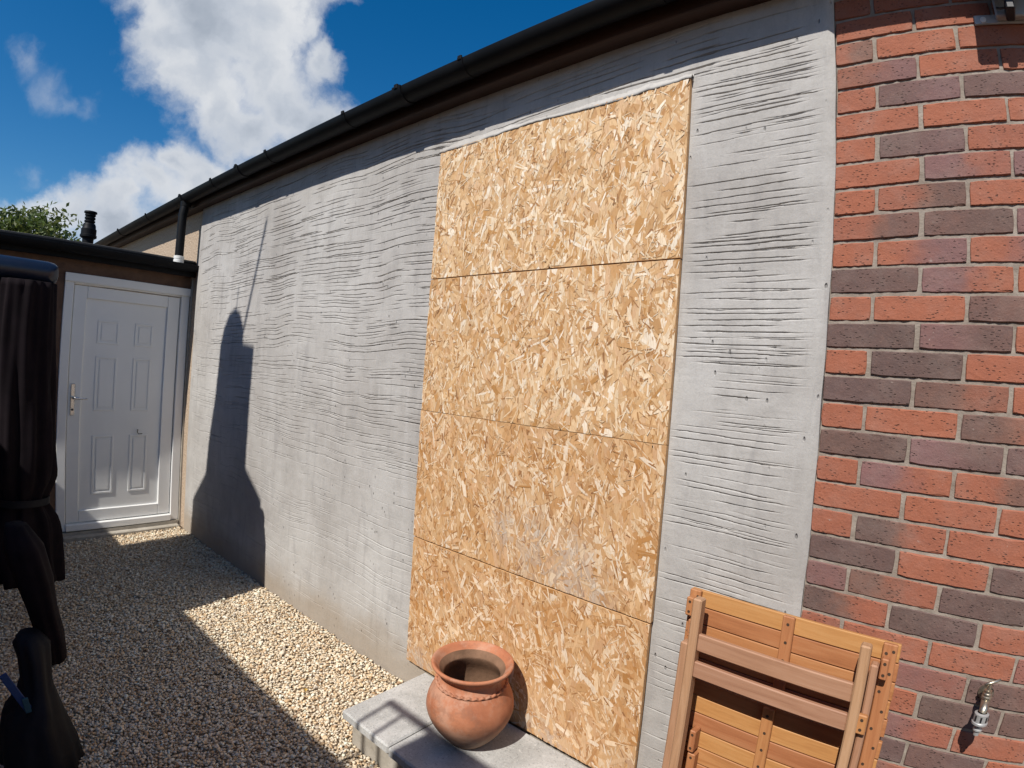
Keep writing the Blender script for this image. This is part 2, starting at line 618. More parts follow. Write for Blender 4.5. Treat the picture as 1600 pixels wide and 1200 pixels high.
M_TILE = plain('roof_tile', (0.07, 0.045, 0.04), (0.13, 0.085, 0.07), 9.0, 0.85, 0.5, 0.004, 60.0)
M_UPVC = plain('white_upvc', (0.80, 0.80, 0.78), (0.85, 0.85, 0.83), 3.0, 0.32, 0.05, 0.001, 20.0)
M_CHROME = plain('brushed_metal', (0.55, 0.55, 0.55), (0.72, 0.72, 0.72), 30.0, 0.28, 0.1, 0.0005, 200.0, metal=1.0)
M_BRASS = plain('weathered_brass', (0.33, 0.28, 0.20), (0.55, 0.50, 0.41), 60.0, 0.36, 0.2, 0.0006, 200.0, metal=0.9)
M_BROWNBRICK = plain('brown_wall', (0.09, 0.05, 0.032), (0.16, 0.09, 0.055), 12.0, 0.85, 0.6, 0.005, 60.0)
M_FELT = plain('roof_felt', (0.03, 0.03, 0.032), (0.055, 0.055, 0.055), 12.0, 0.9, 0.6, 0.004, 100.0)
M_CONC = plain('plain_concrete', (0.30, 0.27, 0.22), (0.44, 0.40, 0.34), 14.0, 0.9, 0.6, 0.004, 90.0)
M_SLAB = m_slab()
M_TERRA = m_terracotta()
M_TEAK = m_wood('oiled_teak', (0.29, 0.115, 0.040), (0.41, 0.180, 0.064), (0.48, 0.240, 0.098), 0)
M_TEAKV = m_wood('oiled_teak_upright', (0.30, 0.12, 0.042), (0.42, 0.185, 0.068), (0.49, 0.245, 0.10), 2)
M_LEGV = m_wood('weathered_leg', (0.30, 0.155, 0.08), (0.41, 0.23, 0.125), (0.49, 0.30, 0.18), 2)
M_LEGH = m_wood('weathered_rail', (0.30, 0.155, 0.08), (0.41, 0.23, 0.125), (0.49, 0.30, 0.18), 0)
M_HOLE = plain('screw_dark', (0.03, 0.018, 0.01), (0.06, 0.035, 0.02), 50.0, 0.6, 0.0)
M_NAVY = plain('navy_paint', (0.006, 0.010, 0.022), (0.010, 0.016, 0.034), 5.0, 0.3, 0.1, 0.001, 40.0)
M_MAROON = plain('maroon_cloth', (0.005, 0.003, 0.0042), (0.010, 0.006, 0.0085), 9.0, 0.9, 0.5, 0.002, 400.0, spec=0.15)
M_BLACKCLOTH = plain('black_cover', (0.004, 0.004, 0.006), (0.008, 0.008, 0.011), 9.0, 0.7, 0.4, 0.003, 120.0, spec=0.25)
M_BLUE = plain('blue_strap', (0.006, 0.03, 0.12), (0.010, 0.045, 0.17), 14.0, 0.5, 0.2, 0.001, 200.0)
M_GREY = plain('grey_metal', (0.38, 0.38, 0.37), (0.50, 0.50, 0.49), 14.0, 0.45, 0.1, 0.001, 100.0, metal=0.4)
M_BLACK = plain('black_plastic', (0.012, 0.012, 0.014), (0.02, 0.02, 0.022), 14.0, 0.5, 0.2, 0.001, 100.0)
M_WHITEPL = plain('white_plastic', (0.72, 0.72, 0.68), (0.82, 0.82, 0.8), 14.0, 0.4, 0.1, 0.001, 100.0)
M_GLASS = plain('lamp_glass', (0.30, 0.30, 0.28), (0.40, 0.40, 0.38), 14.0, 0.15, 0.0)
M_BARK = plain('bark', (0.08, 0.055, 0.035), (0.15, 0.11, 0.075), 9.0, 0.9, 0.9, 0.02, 15.0)
M_LEAF = m_leaf()
M_FENCE = plain('outbuilding_brick', (0.20, 0.10, 0.065), (0.30, 0.16, 0.10), 10.0, 0.9, 0.6, 0.005, 50.0)
M_DRYLEAF = plain('dry_leaf', (0.45, 0.26, 0.06), (0.62, 0.42, 0.10), 40.0, 0.7, 0.3, 0.001, 200.0)

# ------------------------------------------------------------------ ground and gravel
g = MB().box((-60, -60, -0.4), (60, 60, -0.014)).build('ground', M_GROUND)
tag(g, kind='structure')


def make_gravel():
    phi = (1 + 5 ** 0.5) / 2
    ico = np.array([(-1, phi, 0), (1, phi, 0), (-1, -phi, 0), (1, -phi, 0), (0, -1, phi), (0, 1, phi), (0, -1, -phi), (0, 1, -phi), (phi, 0, -1), (phi, 0, 1), (-phi, 0, -1), (-phi, 0, 1)], float)
    ico /= np.linalg.norm(ico[0])
    fa = np.array([(0, 11, 5), (0, 5, 1), (0, 1, 7), (0, 7, 10), (0, 10, 11), (1, 5, 9), (5, 11, 4), (11, 10, 2), (10, 7, 6), (7, 1, 8), (3, 9, 4), (3, 4, 2), (3, 2, 6), (3, 6, 8), (3, 8, 9), (4, 9, 5), (2, 4, 11), (6, 2, 10), (8, 6, 7), (9, 8, 1)])
    pts = []
    for pitch, keep, z in ((0.0130, 1.0, -0.006), (0.0137, 0.70, 0.001)):
        xs = np.arange(-4.98, -1.25, pitch)
        ys = np.arange(-2.15, -0.018, pitch)
        X, Y = np.meshgrid(xs, ys)
        p = np.stack([X.ravel(), Y.ravel(), np.full(X.size, z)], 1)
        p[:, :2] += rng.uniform(-0.5, 0.5, (len(p), 2)) * pitch * 1.1
        p[:, 2] += rng.uniform(-0.004, 0.005, len(p))
        p = p[rng.random(len(p)) < keep]
        pts.append(p)
    p = np.concatenate(pts)
    # nothing inside the step, behind the wall or in the part of the yard the lens cannot reach
    ins = (p[:, 0] > -1.60) & (p[:, 1] > -0.46)
    k = (p[:, 1] + 1.71) / (0.18 - p[:, 0])
    vis = (k > 0.005) & ~ins & (p[:, 1] < -0.02)
    far_drop = (p[:, 0] < -3.6) & (rng.random(len(p)) < 0.12)
    p = p[vis & ~far_drop]
    p[:, 2] += 0.006 * np.sin(p[:, 0] * 3.1 + 1.0) * np.sin(p[:, 1] * 4.3) + np.where(p[:, 1] > -0.10, 0.006, 0)
    N = len(p)
    base = ico[None] * (1 + rng.uniform(-0.38, 0.28, (N, 12, 1)))
    sc = np.stack([rng.uniform(0.75, 1.45, N), rng.uniform(0.65, 1.0, N), rng.uniform(0.28, 0.62, N)], 1) * (0.0074 * np.exp(rng.normal(0, 0.24, N)))[:, None]
    base *= sc[:, None, :]
    # random tilt then spin
    a = rng.uniform(-0.85, 0.85, N)
    ca, sa = np.cos(a), np.sin(a)
    y = base[..., 1] * ca[:, None] - base[..., 2] * sa[:, None]
    z = base[..., 1] * sa[:, None] + base[..., 2] * ca[:, None]
    base[..., 1], base[..., 2] = y, z
    a = rng.uniform(0, 2 * PI, N)
    ca, sa = np.cos(a), np.sin(a)
    x = base[..., 0] * ca[:, None] - base[..., 1] * sa[:, None]
    y = base[..., 0] * sa[:, None] + base[..., 1] * ca[:, None]
    base[..., 0], base[..., 1] = x, y
    V = (base + p[:, None, :]).reshape(-1, 3)
    F = (fa[None] + (np.arange(N) * 12)[:, None, None]).reshape(-1, 3)
    pal = np.array([(0.68, 0.57, 0.42), (0.75, 0.66, 0.52), (0.58, 0.45, 0.30), (0.79, 0.72, 0.60), (0.52, 0.36, 0.21), (0.66, 0.50, 0.32), (0.46, 0.40, 0.33), (0.34, 0.22, 0.13)])
    ci = rng.choice(len(pal), N, p=[0.27, 0.23, 0.15, 0.13, 0.07, 0.10, 0.03, 0.02])
    c = np.clip(pal[ci] * rng.uniform(0.92, 1.18, (N, 1)) * np.array([(1.05, 1.03, 1.0)]), 0, 0.86)
    C4 = np.concatenate([np.repeat(c, 12, 0), np.ones((N * 12, 1))], 1)
    o = np_mesh('gravel', V, F, M_STONE, colors=C4)
    tag(o, 'cream and tan stone chippings covering the yard floor', 'gravel', kind='stuff')


make_gravel()

# ------------------------------------------------------------------ cement rendered wall with comb scratches
WX0, WX1, WZ1 = -4.85, -0.11, 2.778
RY = -0.015
BX0, BX1 = -1.765, -0.553          # boards


def make_rendered_wall():
    nx, nz = 290, 2150
    xs = np.linspace(WX0, WX1, nx)
    zs = np.linspace(-0.03, WZ1, nz)
    dz = zs[1] - zs[0]
    H = np.zeros((nz, nx))
    X, Z = np.meshgrid(xs, zs)

    def smooth_noise(n, cell_x, cell_z, amp):
        ax = rng.normal(0, 1, (int(WZ1 / cell_z) + 4 + int(0.2 / cell_z), int((WX1 - WX0) / cell_x) + 4))
        fx = (X - WX0) / cell_x
        fz = (Z + 0.1) / cell_z
        ix, iz = fx.astype(int), fz.astype(int)
        tx, tz = fx - ix, fz - iz
        tx, tz = tx * tx * (3 - 2 * tx), tz * tz * (3 - 2 * tz)
        return amp * ((ax[iz, ix] * (1 - tx) + ax[iz, ix + 1] * tx) * (1 - tz) + (ax[iz + 1, ix] * (1 - tx) + ax[iz + 1, ix + 1] * tx) * tz)
    H += smooth_noise(0, 0.55, 0.6, 0.0020) + smooth_noise(0, 0.16, 0.22, 0.0008) + smooth_noise(0, 0.05, 0.04, 0.0004) + smooth_noise(0, 0.02, 0.012, 0.00016)
    # how wavy the hand ran, shared by neighbouring strokes
    warp = (smooth_noise(0, 0.36, 0.60, 0.0105) + smooth_noise(0, 0.14, 0.30, 0.003)) * np.where(X > -0.7, 0.45, 1.0)
    keepn = smooth_noise(0, 0.30, 0.16, 1.0)

    def stroke(x0, x1, z0, depth, width, slope):
        i0, i1 = np.searchsorted(xs, (x0, x1))
        if i1 - i0 < 4:
            return
        ii = np.arange(i0, i1)
        L = i1 - i0
        iz0 = int(np.clip((z0 + 0.03) / dz, 0, nz - 1))
        # a tremor of its own
        tr = np.cumsum(rng.normal(0, 0.0006, L))
        zc = z0 + warp[iz0, ii] + slope * (xs[ii] - 0.5 * (x0 + x1)) + tr - tr.mean()
        s = np.linspace(0, 1, L)
        d = depth * np.minimum(1, np.minimum(s, 1 - s) * L / 2.5)
        # the comb lifts and drops
        k = keepn[np.clip(((zc + 0.03) / dz).astype(int), 0, nz - 1), ii] + np.interp(np.arange(L), np.arange(0, L + 12, 12), rng.normal(0.35, 0.9, len(np.arange(0, L + 12, 12))))
        d = d * np.clip((1.15 if x0 > -0.8 else 0.95) + k * 0.8, 0, 1.05)
        jc = ((zc + 0.03) / dz).astype(int)
        for o in range(-5, 6):
            j = jc + o
            ok = (j >= 0) & (j < nz)
            jj = np.clip(j, 0, nz - 1)
            u = (zs[jj] - zc) / width
            prof = -np.exp(-np.abs(u) ** 6)
            H[jj[ok], ii[ok]] += (d * prof)[ok]
    seams = [-4.52, -4.12, -3.56, -3.08, -2.80, -2.34, -1.98]
    z = 0.10
    while z < 2.70:
        z += rng.uniform(0.013, 0.030)
        if rng.random() < 0.05:
            z += rng.uniform(0.02, 0.06)
        up = np.clip((z - 0.70) / 0.6, 0, 1)
        x = WX0 + rng.uniform(0.03, 0.25)
        while x < BX0 - 0.05:
            e = x + rng.uniform(0.22, 1.15)
            for sm in seams:           # strokes tend to stop where the next trowelled strip begins
                if x + 0.10 < sm < e and rng.random() < 0.55:
                    e = sm + rng.normal(0, 0.022)
                    break
            e = min(e, BX0 + 0.02)
            lf = np.clip((x - WX0 + 0.5) / 1.2, 0.5, 1)
            if rng.random() < (0.36 + 0.56 * up) * lf:
                dep = rng.uniform(0.0028, 0.0060) * (0.6 + 0.4 * up) * (0.65 + 0.35 * lf)
                stroke(x, e, z + rng.normal(0, 0.005), dep, rng.uniform(0.0011, 0.0018), rng.normal(0, 0.008) + (0.016 if z > 1.6 else -0.008))
            x = e + rng.uniform(-0.02, 0.09)
    for _ in range(420):                # shallow hair-line drags everywhere, also where the comb was floated over
        zz = rng.uniform(0.10, 2.70)
        x0_ = rng.uniform(WX0 + 0.02, BX0 - 0.1) if rng.random() < 0.80 else rng.uniform(BX1, WX1 - 0.15)
        e = x0_ + rng.uniform(0.12, 0.6)
        e = min(e, BX0 + 0.02) if x0_ < BX0 else min(e, WX1 - 0.03)
        stroke(x0_, e, zz, rng.uniform(0.0016, 0.0034), rng.uniform(0.0010, 0.0014), rng.normal(0, 0.012))
    z = 0.22
    while z < 2.70:                     # strip between the boards and the bricks
        z += rng.uniform(0.013, 0.027)
        if rng.random() < 0.05:
            z += rng.uniform(0.02, 0.07)
        a, b_ = BX1 - 0.01 + (0 if rng.random() < 0.45 else rng.uniform(0.0, 0.16)), WX1 - rng.uniform(0.03, 0.07) - (0 if rng.random() < 0.5 else rng.uniform(0, 0.18))
        if rng.random() < 0.88:
            stroke(a, b_, z, rng.uniform(0.0026, 0.0056), rng.uniform(0.0011, 0.0018), rng.normal(0.004, 0.008))
    z = 2.56
    while z < 2.75:                     # above the boards
        z += rng.uniform(0.012, 0.03)
        x = BX0 - 0.1
        while x < BX1:
            e = x + rng.uniform(0.3, 0.9)
            stroke(x, min(e, BX1 + 0.1), z, rng.uniform(0.0026, 0.006), rng.uniform(0.0016, 0.0026), rng.normal(0.0, 0.02))
            x = e + rng.uniform(0.0, 0.2)
    # smooth trowelled margins
    edge = np.clip((WX1 - X) / 0.035, 0, 1)
    H = H * np.clip(0.15 + edge, 0, 1)
    Y = RY - np.clip(H, -0.009, 0.010)
    # rounded outer corners of the coat
    Y += 0.010 * np.clip(1 - (WX1 - X) / 0.012, 0, 1) ** 2 + 0.010 * np.clip(1 - (X - WX0) / 0.012, 0, 1) ** 2
    wob = 0.0012 * np.sin(Z * 7.0) + 0.0010 * np.sin(Z * 23.0 + 1)
    Xw = X + wob * (np.clip(1 - (WX1 - X) / 0.1, 0, 1) - 0.0) + wob * np.clip(1 - (X - WX0) / 0.1, 0, 1)
    V = np.stack([Xw.ravel(), Y.ravel(), Z.ravel()], 1)
    j, i = np.meshgrid(np.arange(nz - 1), np.arange(nx - 1), indexing='ij')
    hid = (xs[i] > BX0 + 0.05) & (xs[i + 1] < BX1 - 0.05) & (zs[j] > 0.2) & (zs[j + 1] < 2.50)
    j, i = j[~hid], i[~hid]
    F = np.stack([j * nx + i, j * nx + i + 1, (j + 1) * nx + i + 1, (j + 1) * nx + i], 1)
    # side returns back to y = 0.1
    nb = len(V)
    back = []
    quads = []
    for col_i in (0, nx - 1):
        ids = np.arange(nz) * nx + col_i
        b0 = nb + len(back)
        for q in ids:
            back.append((V[q, 0], 0.10, V[q, 2]))
        for t in range(nz - 1):
            a_, b2 = ids[t], ids[t + 1]
            c_, d_ = b0 + t + 1, b0 + t
            quads.append((a_, b2, c_, d_) if col_i else (a_, d_, c_, b2))
    V = np.concatenate([V, np.array(back)])
    F = np.concatenate([F, np.array(quads)])
    o = np_mesh('rendered_wall', V, F, M_RENDER)
    o.data.polygons.foreach_set('use_smooth', [True] * len(o.data.polygons))
    o.data.set_sharp_from_angle(angle=math.radians(60))
    core = MB().box((WX0 + 0.02, 0.02, 0.0), (WX1 - 0.02, 0.24, WZ1)).build('wall_core', M_CONC, o)
    tag(o, 'long grey cement rendered wall combed with wavy horizontal scratches', 'wall')


make_rendered_wall()

# ------------------------------------------------------------------ brick wall
bw = empty('brick_wall', (0, 0, 0))
tag(bw, 'red and brown brick wall at the right with pale mortar joints', 'wall')


def mortar_mesh():
    V = []
    nx, nz = 150, 260
    xs = np.linspace(WX1 + 0.0005, 1.62, nx)
    zs = np.linspace(-0.02, 2.778, nz)
    X, Z = np.meshgrid(xs, zs)
    Y = 0.0045 + rng.normal(0, 0.0008, X.shape)
    V = np.stack([X.ravel(), Y.ravel(), Z.ravel()], 1)
    j, i = np.meshgrid(np.arange(nz - 1), np.arange(nx - 1), indexing='ij')
    j, i = j.ravel(), i.ravel()
    F = np.stack([j * nx + i, j * nx + i + 1, (j + 1) * nx + i + 1, (j + 1) * nx + i], 1)
    return np_mesh('mortar', V, F, M_MORTAR, bw)


mortar_mesh()
R_, D_, M_ = 0.05, 0.92, 0.5
# (tone_start, tone_end, purple_start, purple_end) for the bricks of each course from the top, as in the photograph
ROWS = {
    -2: [(.1, .1, 0, 0), (.05, .1, 0, 0), (.1, .2, 0, 0)],
    -1: [(.08, .05, 0, 0), (.05, .1, 0, 0), (.1, .05, 0, 0)],
    0: [(.15, .55, 0, 0), (.05, .0, 0, 0), (.1, .05, 0, 0)],
    1: [(.35, .5, 0, .8), (.0, .1, 0, 0), (.05, .1, 0, 0)],
    2: [(.12, .1, 0, 0), (.8, .7, .3, .8), (.85, .8, .2, .3)],
    3: [(.05, .1, 0, 0), (.0, .08, 0, 0), (.05, .1, 0, 0)],
    4: [(.0, .05, 0, 0), (.85, .8, .2, .5), (.15, .2, 0, .1)],
    5: [(.05, .1, 0, 0), (.5, .2, .9, .2), (.5, .5, .9, .7)],
    6: [(.05, .0, 0, 0), (.2, .75, 0, 0), (.1, .05, 0, 0)],
    7: [(.2, .7, 0, .1), (.75, .85, .1, 0), (.5, .6, .9, .8)],
    8: [(.02, .08, 0, 0), (.05, .5, 0, .9), (.1, .4, 0, .7)],
    9: [(.9, .85, .1, .1), (.5, .1, .9, 0), (.0, .05, 0, 0)],
    10: [(.08, .05, 0, 0), (.0, .02, 0, 0), (.75, .6, .1, .1)],
    11: [(.92, .95, .1, 0), (.6, .8, .7, .1), (.05, .1, 0, 0)],
    12: [(.05, .0, 0, 0), (.97, .92, .1, 0), (.05, .1, 0, 0)],
    13: [(.95, .92, .2, .1), (.7, .35, 0, 0), (.08, .1, 0, 0)],
    14: [(.1, .05, 0, 0), (.0, .0, 0, 0), (.75, .35, 0, 0)],
    15: [(.8, .88, 0, 0), (.5, .8, 1, .2), (.8, .7, .3, .3)],
    16: [(.1, .12, 0, 0), (.4, .08, 1, 0), (.08, .6, 0, 0)],
    17: [(.03, .1, 0, 0), (.05, .08, 0, 0), (.05, .1, 0, 0)],
    18: [(.12, .15, 0, 0), (.9, .15, 0, 0), (.1, .05, 0, 0)],
    19: [(.95, .9, .1, .1), (.05, .1, 0, 0), (.9, .9, .1, .1)],
    20: [(.6, .5, .7, .7), (.65, .2, 0, 0), (.9, .95, .1, 0)],
    21: [(.92, .15, 0, 0), (.95, .92, 0, .2), (.1, .05, 0, 0)],
    22: [(.2, .2, 0, 0), (.1, .05, 0, 0), (.05, .1, 0, 0)],
    23: [(.2, .2, 0, 0), (.35, .3, .7, .4), (.85, .7, .1, .1)],
    24: [(.15, .2, 0, 0), (.08, .1, 0, 0), (.92, .85, 0, .1)],
    25: [(.1, .2, 0, 0), (.4, .1, .8, .2), (.15, .1, 0, 0)],
}


def brick_mesh(w, seed):
    r = random.Random(seed)
    h = 0.0664
    per = []
    nl, ns = 9, 3
    for k in range(nl):
        per.append((-w / 2 + w * k / nl, -h / 2))
    for k in range(ns):
        per.append((w / 2, -h / 2 + h * k / ns))
    for k in range(nl):
        per.append((w / 2 - w * k / nl, h / 2))
    for k in range(ns):
        per.append((-w / 2, h / 2 - h * k / ns))
    n = len(per)
    outer, inner = [], []
    for k, (x, z) in enumerate(per):
        corner = k in (0, nl, nl + ns, 2 * nl + ns)
        q = r.uniform(0.0005, 0.0022) if corner else 0.0
        x -= math.copysign(q, x)
        z -= math.copysign(q, z)
        x += r.uniform(-.0009, .0006) * (1 if x > 0 else -1)
        z += r.uniform(-.0008, .0004) * (1 if z > 0 else -1)
        outer.append((x, z))
        chip = 0.0016 + (r.uniform(0.001, 0.0045) if r.random() < 0.08 else r.uniform(0, 0.0010))
        inner.append((x - math.copysign(min(chip, abs(x)), x), z - math.copysign(min(chip, abs(z)), z)))
    vs_ = [(x, r.uniform(-.0007, .0007), z) for x, z in inner] + [(x, 0.0026, z) for x, z in outer] + [(x, 0.06, z) for x, z in outer]
    fs = [tuple(range(n))]
    for a in (0, 1):
        for k in range(n):
            k2 = (k + 1) % n
            fs.append((a * n + k, a * n + k2, (a + 1) * n + k2, (a + 1) * n + k))
    o = MB().add(vs_, fs).build('brick', M_BRICK, bw)
    # the open back would flip the automatic normals: make the face look out of the wall
    me = o.data
    if me.polygons[0].normal.y > 0:
        me.flip_normals()
    bpy.data.objects.remove(o)
    return me


full = [brick_mesh(0.2165, i) for i in range(7)]
half = [brick_mesh(0.1045, 40 + i) for i in range(4)]
closer = [brick_mesh(0.217, 60 + i) for i in range(4)]
rb = random.Random(5)
for k in range(-3, 34):
    z = 2.545 - 0.075 * k
    xj = 0.0 if k % 2 == 0 else 0.1125
    cells = [((WX1 + xj - 0.005) / 2 + (0.0005), half if k % 2 == 0 else closer)]
    x = xj
    while x < 1.55:
        cells.append((x + 0.1125, full))
        x += 0.225
    for n, (cx, pool) in enumerate(cells):
        o = bpy.data.objects.new('brick', rb.choice(pool))
        COL.objects.link(o)
        o.parent = bw
        o.location = (cx + rb.uniform(-.0015, .0015), rb.uniform(-.0016, .0010), z + rb.uniform(-.0012, .0012))
        o.rotation_euler = (0, rb.uniform(-.004, .004), rb.uniform(-.003, .003))
        if k in ROWS and n < len(ROWS[k]):
            t = ROWS[k][n]
        else:
            q = rb.random()
            t = (rb.uniform(0, .15), rb.uniform(0, .15), 0, 0) if q < .52 else ((rb.uniform(.75, .95), rb.uniform(.75, .95), rb.uniform(0, .3), rb.uniform(0, .3)) if q < .75 else (rb.uniform(.1, .8), rb.uniform(.05, .7), rb.uniform(0, .9), rb.uniform(0, .3)))
        o['tone_start'], o['tone_end'], o['purple_start'], o['purple_end'] = [float(a) for a in t]

# ------------------------------------------------------------------ main roof edge, gutter, far wall
roof = empty('house_roof', (0, 0, 2.745))
tag(roof, 'dark eaves with brown timber fascia along the wall top', 'roof')


def P(mb, name, mat, parent, base, **kw):
    """build in world coordinates, then hang under a parent that stands at base"""
    mb.v = [(x - base[0], y - base[1], z - base[2]) for x, y, z in mb.v]
    return mb.build(name, mat, parent, **kw)


RB = (0, 0, 2.745)
P(MB().box((-9.2, -0.085, 2.775), (1.6, -0.060, 2.872), 0.003), 'fascia', M_BROWNWOOD, roof, RB)
P(MB().box((-9.2, -0.0598, 2.780), (1.6, 0.26, 2.790)), 'soffit', M_BROWNWOOD, roof, RB)
P(MB().extrude([(-0.125, 2.874), (-0.125, 2.892), (3.2, 4.35), (3.2, 4.30)], 'x', -9.3, 1.7), 'roof_slope', M_TILE, roof, RB)
for i in range(26):     # eaves tiles
    x = -9.2 + i * 0.42
    P(MB().extrude([(-0.13, 2.893), (-0.13, 2.908), (0.25, 3.075), (0.25, 3.060)], 'x', x, x + 0.412), 'tile', M_TILE, roof, RB)

gut = empty('roof_gutter', (0, -0.145, 2.80))
tag(gut, 'black half round plastic gutter running under the long roof edge', 'gutter')
GB = (0, -0.145, 2.80)
prof = []
for i in range(15):
    a = PI + PI * i / 14
    prof.append((-0.145 + 0.056 * math.cos(a), 2.856 + 0.056 * math.sin(a)))
inner = [(-0.145 + 0.0525 * math.cos(PI + PI * i / 14), 2.857 + 0.0525 * math.sin(PI + PI * i / 14)) for i in range(14, -1, -1)]
trough = P(MB().extrude(prof + inner, 'x', -9.0, 1.5), 'trough', M_BLACKPVC, gut, GB, smooth=True, sharp=40)


def half_ring(x0, x1, r0, r1, z0=2.858):
    p = [(-0.145 + r1 * math.cos(PI + PI * i / 12), z0 + r1 * math.sin(PI + PI * i / 12)) for i in range(13)]
    q = [(-0.145 + r0 * math.cos(PI + PI * i / 12), z0 + r0 * math.sin(PI + PI * i / 12)) for i in range(12, -1, -1)]
    return MB().extrude(p + q, 'x', x0, x1)


for x in (-1.925, -3.73, -4.89, -7.0):
    P(half_ring(x - 0.03, x + 0.03, 0.0565, 0.0635), 'joint_union', M_BLACKPVC, gut, GB, smooth=True, sharp=40)
    P(MB().box((x - 0.012, -0.212, 2.845), (x + 0.012, -0.198, 2.868), 0.002), 'union_clip', M_BLACKPVC, gut, GB)
for x in (-0.62, -1.50, -2.38, -3.28, -4.20, -5.9, 0.3):
    P(half_ring(x - 0.014, x + 0.014, 0.0565, 0.0610), 'bracket', M_BLACKPVC, gut, GB, smooth=True, sharp=40)
    P(MB().box((x - 0.011, -0.209, 2.846), (x + 0.011, -0.199, 2.866), 0.002), 'bracket_clip', M_BLACKPVC, gut, GB)
P(MB().tube([(-4.88, -0.145, 2.815), (-4.88, -0.149, 2.77)], [0.045, 0.040], 20), 'outlet', M_BLACKPVC, gut, GB, smooth=True, sharp=40)

dp = empty('downpipe', (-4.88, -0.165, 2.29))
tag(dp, 'short black downpipe with white collar dropping onto the low roof', 'downpipe')
DB = (-4.88, -0.165, 2.29)
P(MB().tube([(-4.88, -0.150, 2.79), (-4.88, -0.165, 2.70), (-4.88, -0.165, 2.345)], 0.034, 24), 'pipe', M_BLACKPVC, dp, DB, smooth=True, sharp=40)
P(MB().lathe([(0.0345, 0), (0.041, 0.002), (0.041, 0.026), (0.0375, 0.028), (0.0375, 0.033), (0.041, 0.035), (0.041, 0.058), (0.0345, 0.06)], 24, (-4.88, -0.165, 2.286)), 'collar', M_WHITEPL, dp, DB, smooth=True, sharp=35)

fw = MB().box((-9.2, 0.0, 0.0), (-4.862, 0.25, 2.777)).build('roughcast_wall', M_ROUGHCAST)
tag(fw, 'strip of tan roughcast wall between low roof and long gutter', 'wall')

# ------------------------------------------------------------------ low extension with its door
EX = -5.0
ext = empty('low_extension', (EX, -1.0, 0))
tag(ext, 'low brown flat roofed extension around the white door', 'building')
EB = (EX, -1.0, 0)
P(MB().box((EX - 0.25, -3.2, 0), (EX + 0.005, -0.972, 2.25)), 'side_wall', M_BROWNBRICK, ext, EB)
P(MB().box((EX - 0.25, -0.9715, 2.091), (EX + 0.005, -0.001, 2.25)), 'lintel', M_BROWNBRICK, ext, EB)
P(MB().box((-8.6, -3.3, 2.252), (EX + 0.06, -0.002, 2.335), 0.004), 'flat_roof', M_FELT, ext, EB)
P(MB().box((EX + 0.062, -3.3, 2.19), (EX + 0.082, -0.003, 2.318), 0.003), 'fascia', M_BLACKPVC, ext, EB)
# corner strip beside the door, up to the rendered wall
P(MB().box((EX - 0.2, -0.0135, 0.0), (EX + 0.03, 0.02, 2.25)), 'corner_post', M_CONC, ext, EB)
eg = empty('extension_gutter', (EX + 0.135, -1.2, 2.22))
tag(eg, 'black gutter along the low roof edge above the white door', 'gutter')
GE = (EX + 0.135, -1.2, 2.22)
pr_, qi_ = [], []
for i in range(13):
    a = PI + PI * i / 12
    pr_.append((EX + 0.137 + 0.053 * math.cos(a), 2.283 + 0.056 * math.sin(a)))
    qi_.append((EX + 0.137 + 0.050 * math.cos(a), 2.284 + 0.053 * math.sin(a)))
P(MB().extrude(pr_ + qi_[::-1], 'y', -3.25, -0.024), 'trough', M_BLACKPVC, eg, GE, smooth=True, sharp=40)
P(MB().extrude(pr_, 'y', -0.0235, -0.019), 'stop_end', M_BLACKPVC, eg, GE)
for y in (-0.35, -1.05, -1.8):
    a_ = [(EX + 0.137 + 0.057 * math.cos(PI + PI * i / 12), 2.284 + 0.060 * math.sin(PI + PI * i / 12)) for i in range(13)]
    b_ = [(EX + 0.137 + 0.0535 * math.cos(PI + PI * i / 12), 2.284 + 0.0565 * math.sin(PI + PI * i / 12)) for i in range(12, -1, -1)]
    P(MB().extrude(a_ + b_, 'y', y - 0.015, y + 0.015), 'bracket', M_BLACKPVC, eg, GE, smooth=True, sharp=40)

fl = empty('flue_pipe', (-6.0, -0.665, 2.335))
tag(fl, 'ribbed black flue terminal standing on the low flat roof', 'flue')
FB = (-6.0, -0.665, 2.335)
P(MB().tube([(-6.0, -0.665, 2.335), (-6.0, -0.665, 2.60)], 0.050, 24), 'pipe', M_BLACKPVC, fl, FB, smooth=True, sharp=40)
P(MB().lathe([(0.0505, 0.20), (0.074, 0.215), (0.074, 0.235), (0.068, 0.24), (0.068, 0.29), (0.06, 0.30), (0.058, 0.325), (0.052, 0.34), (0.050, 0.345)], 24, (-6.0, -0.665, 2.335)), 'skirt', M_BLACKPVC, fl, FB, smooth=True, sharp=35)
for z in (0.355, 0.385, 0.415):
    P(MB().lathe([(0.040, z), (0.048, z + 0.003), (0.048, z + 0.018), (0.040, z + 0.021)], 24, (-6.0, -0.665, 2.335)), 'vent_ring', M_BLACKPVC, fl, FB, smooth=True, sharp=35)
P(MB().tube([(-6.0, -0.665, 2.67), (-6.0, -0.665, 2.79)], 0.040, 20), 'core', M_BLACKPVC, fl, FB, smooth=True, sharp=40)
P(MB().lathe([(0.0, 0.462), (0.055, 0.460), (0.058, 0.452), (0.058, 0.444), (0.041, 0.440)], 24, (-6.0, -0.665, 2.335)), 'cap', M_BLACKPVC, fl, FB, smooth=True, sharp=35)

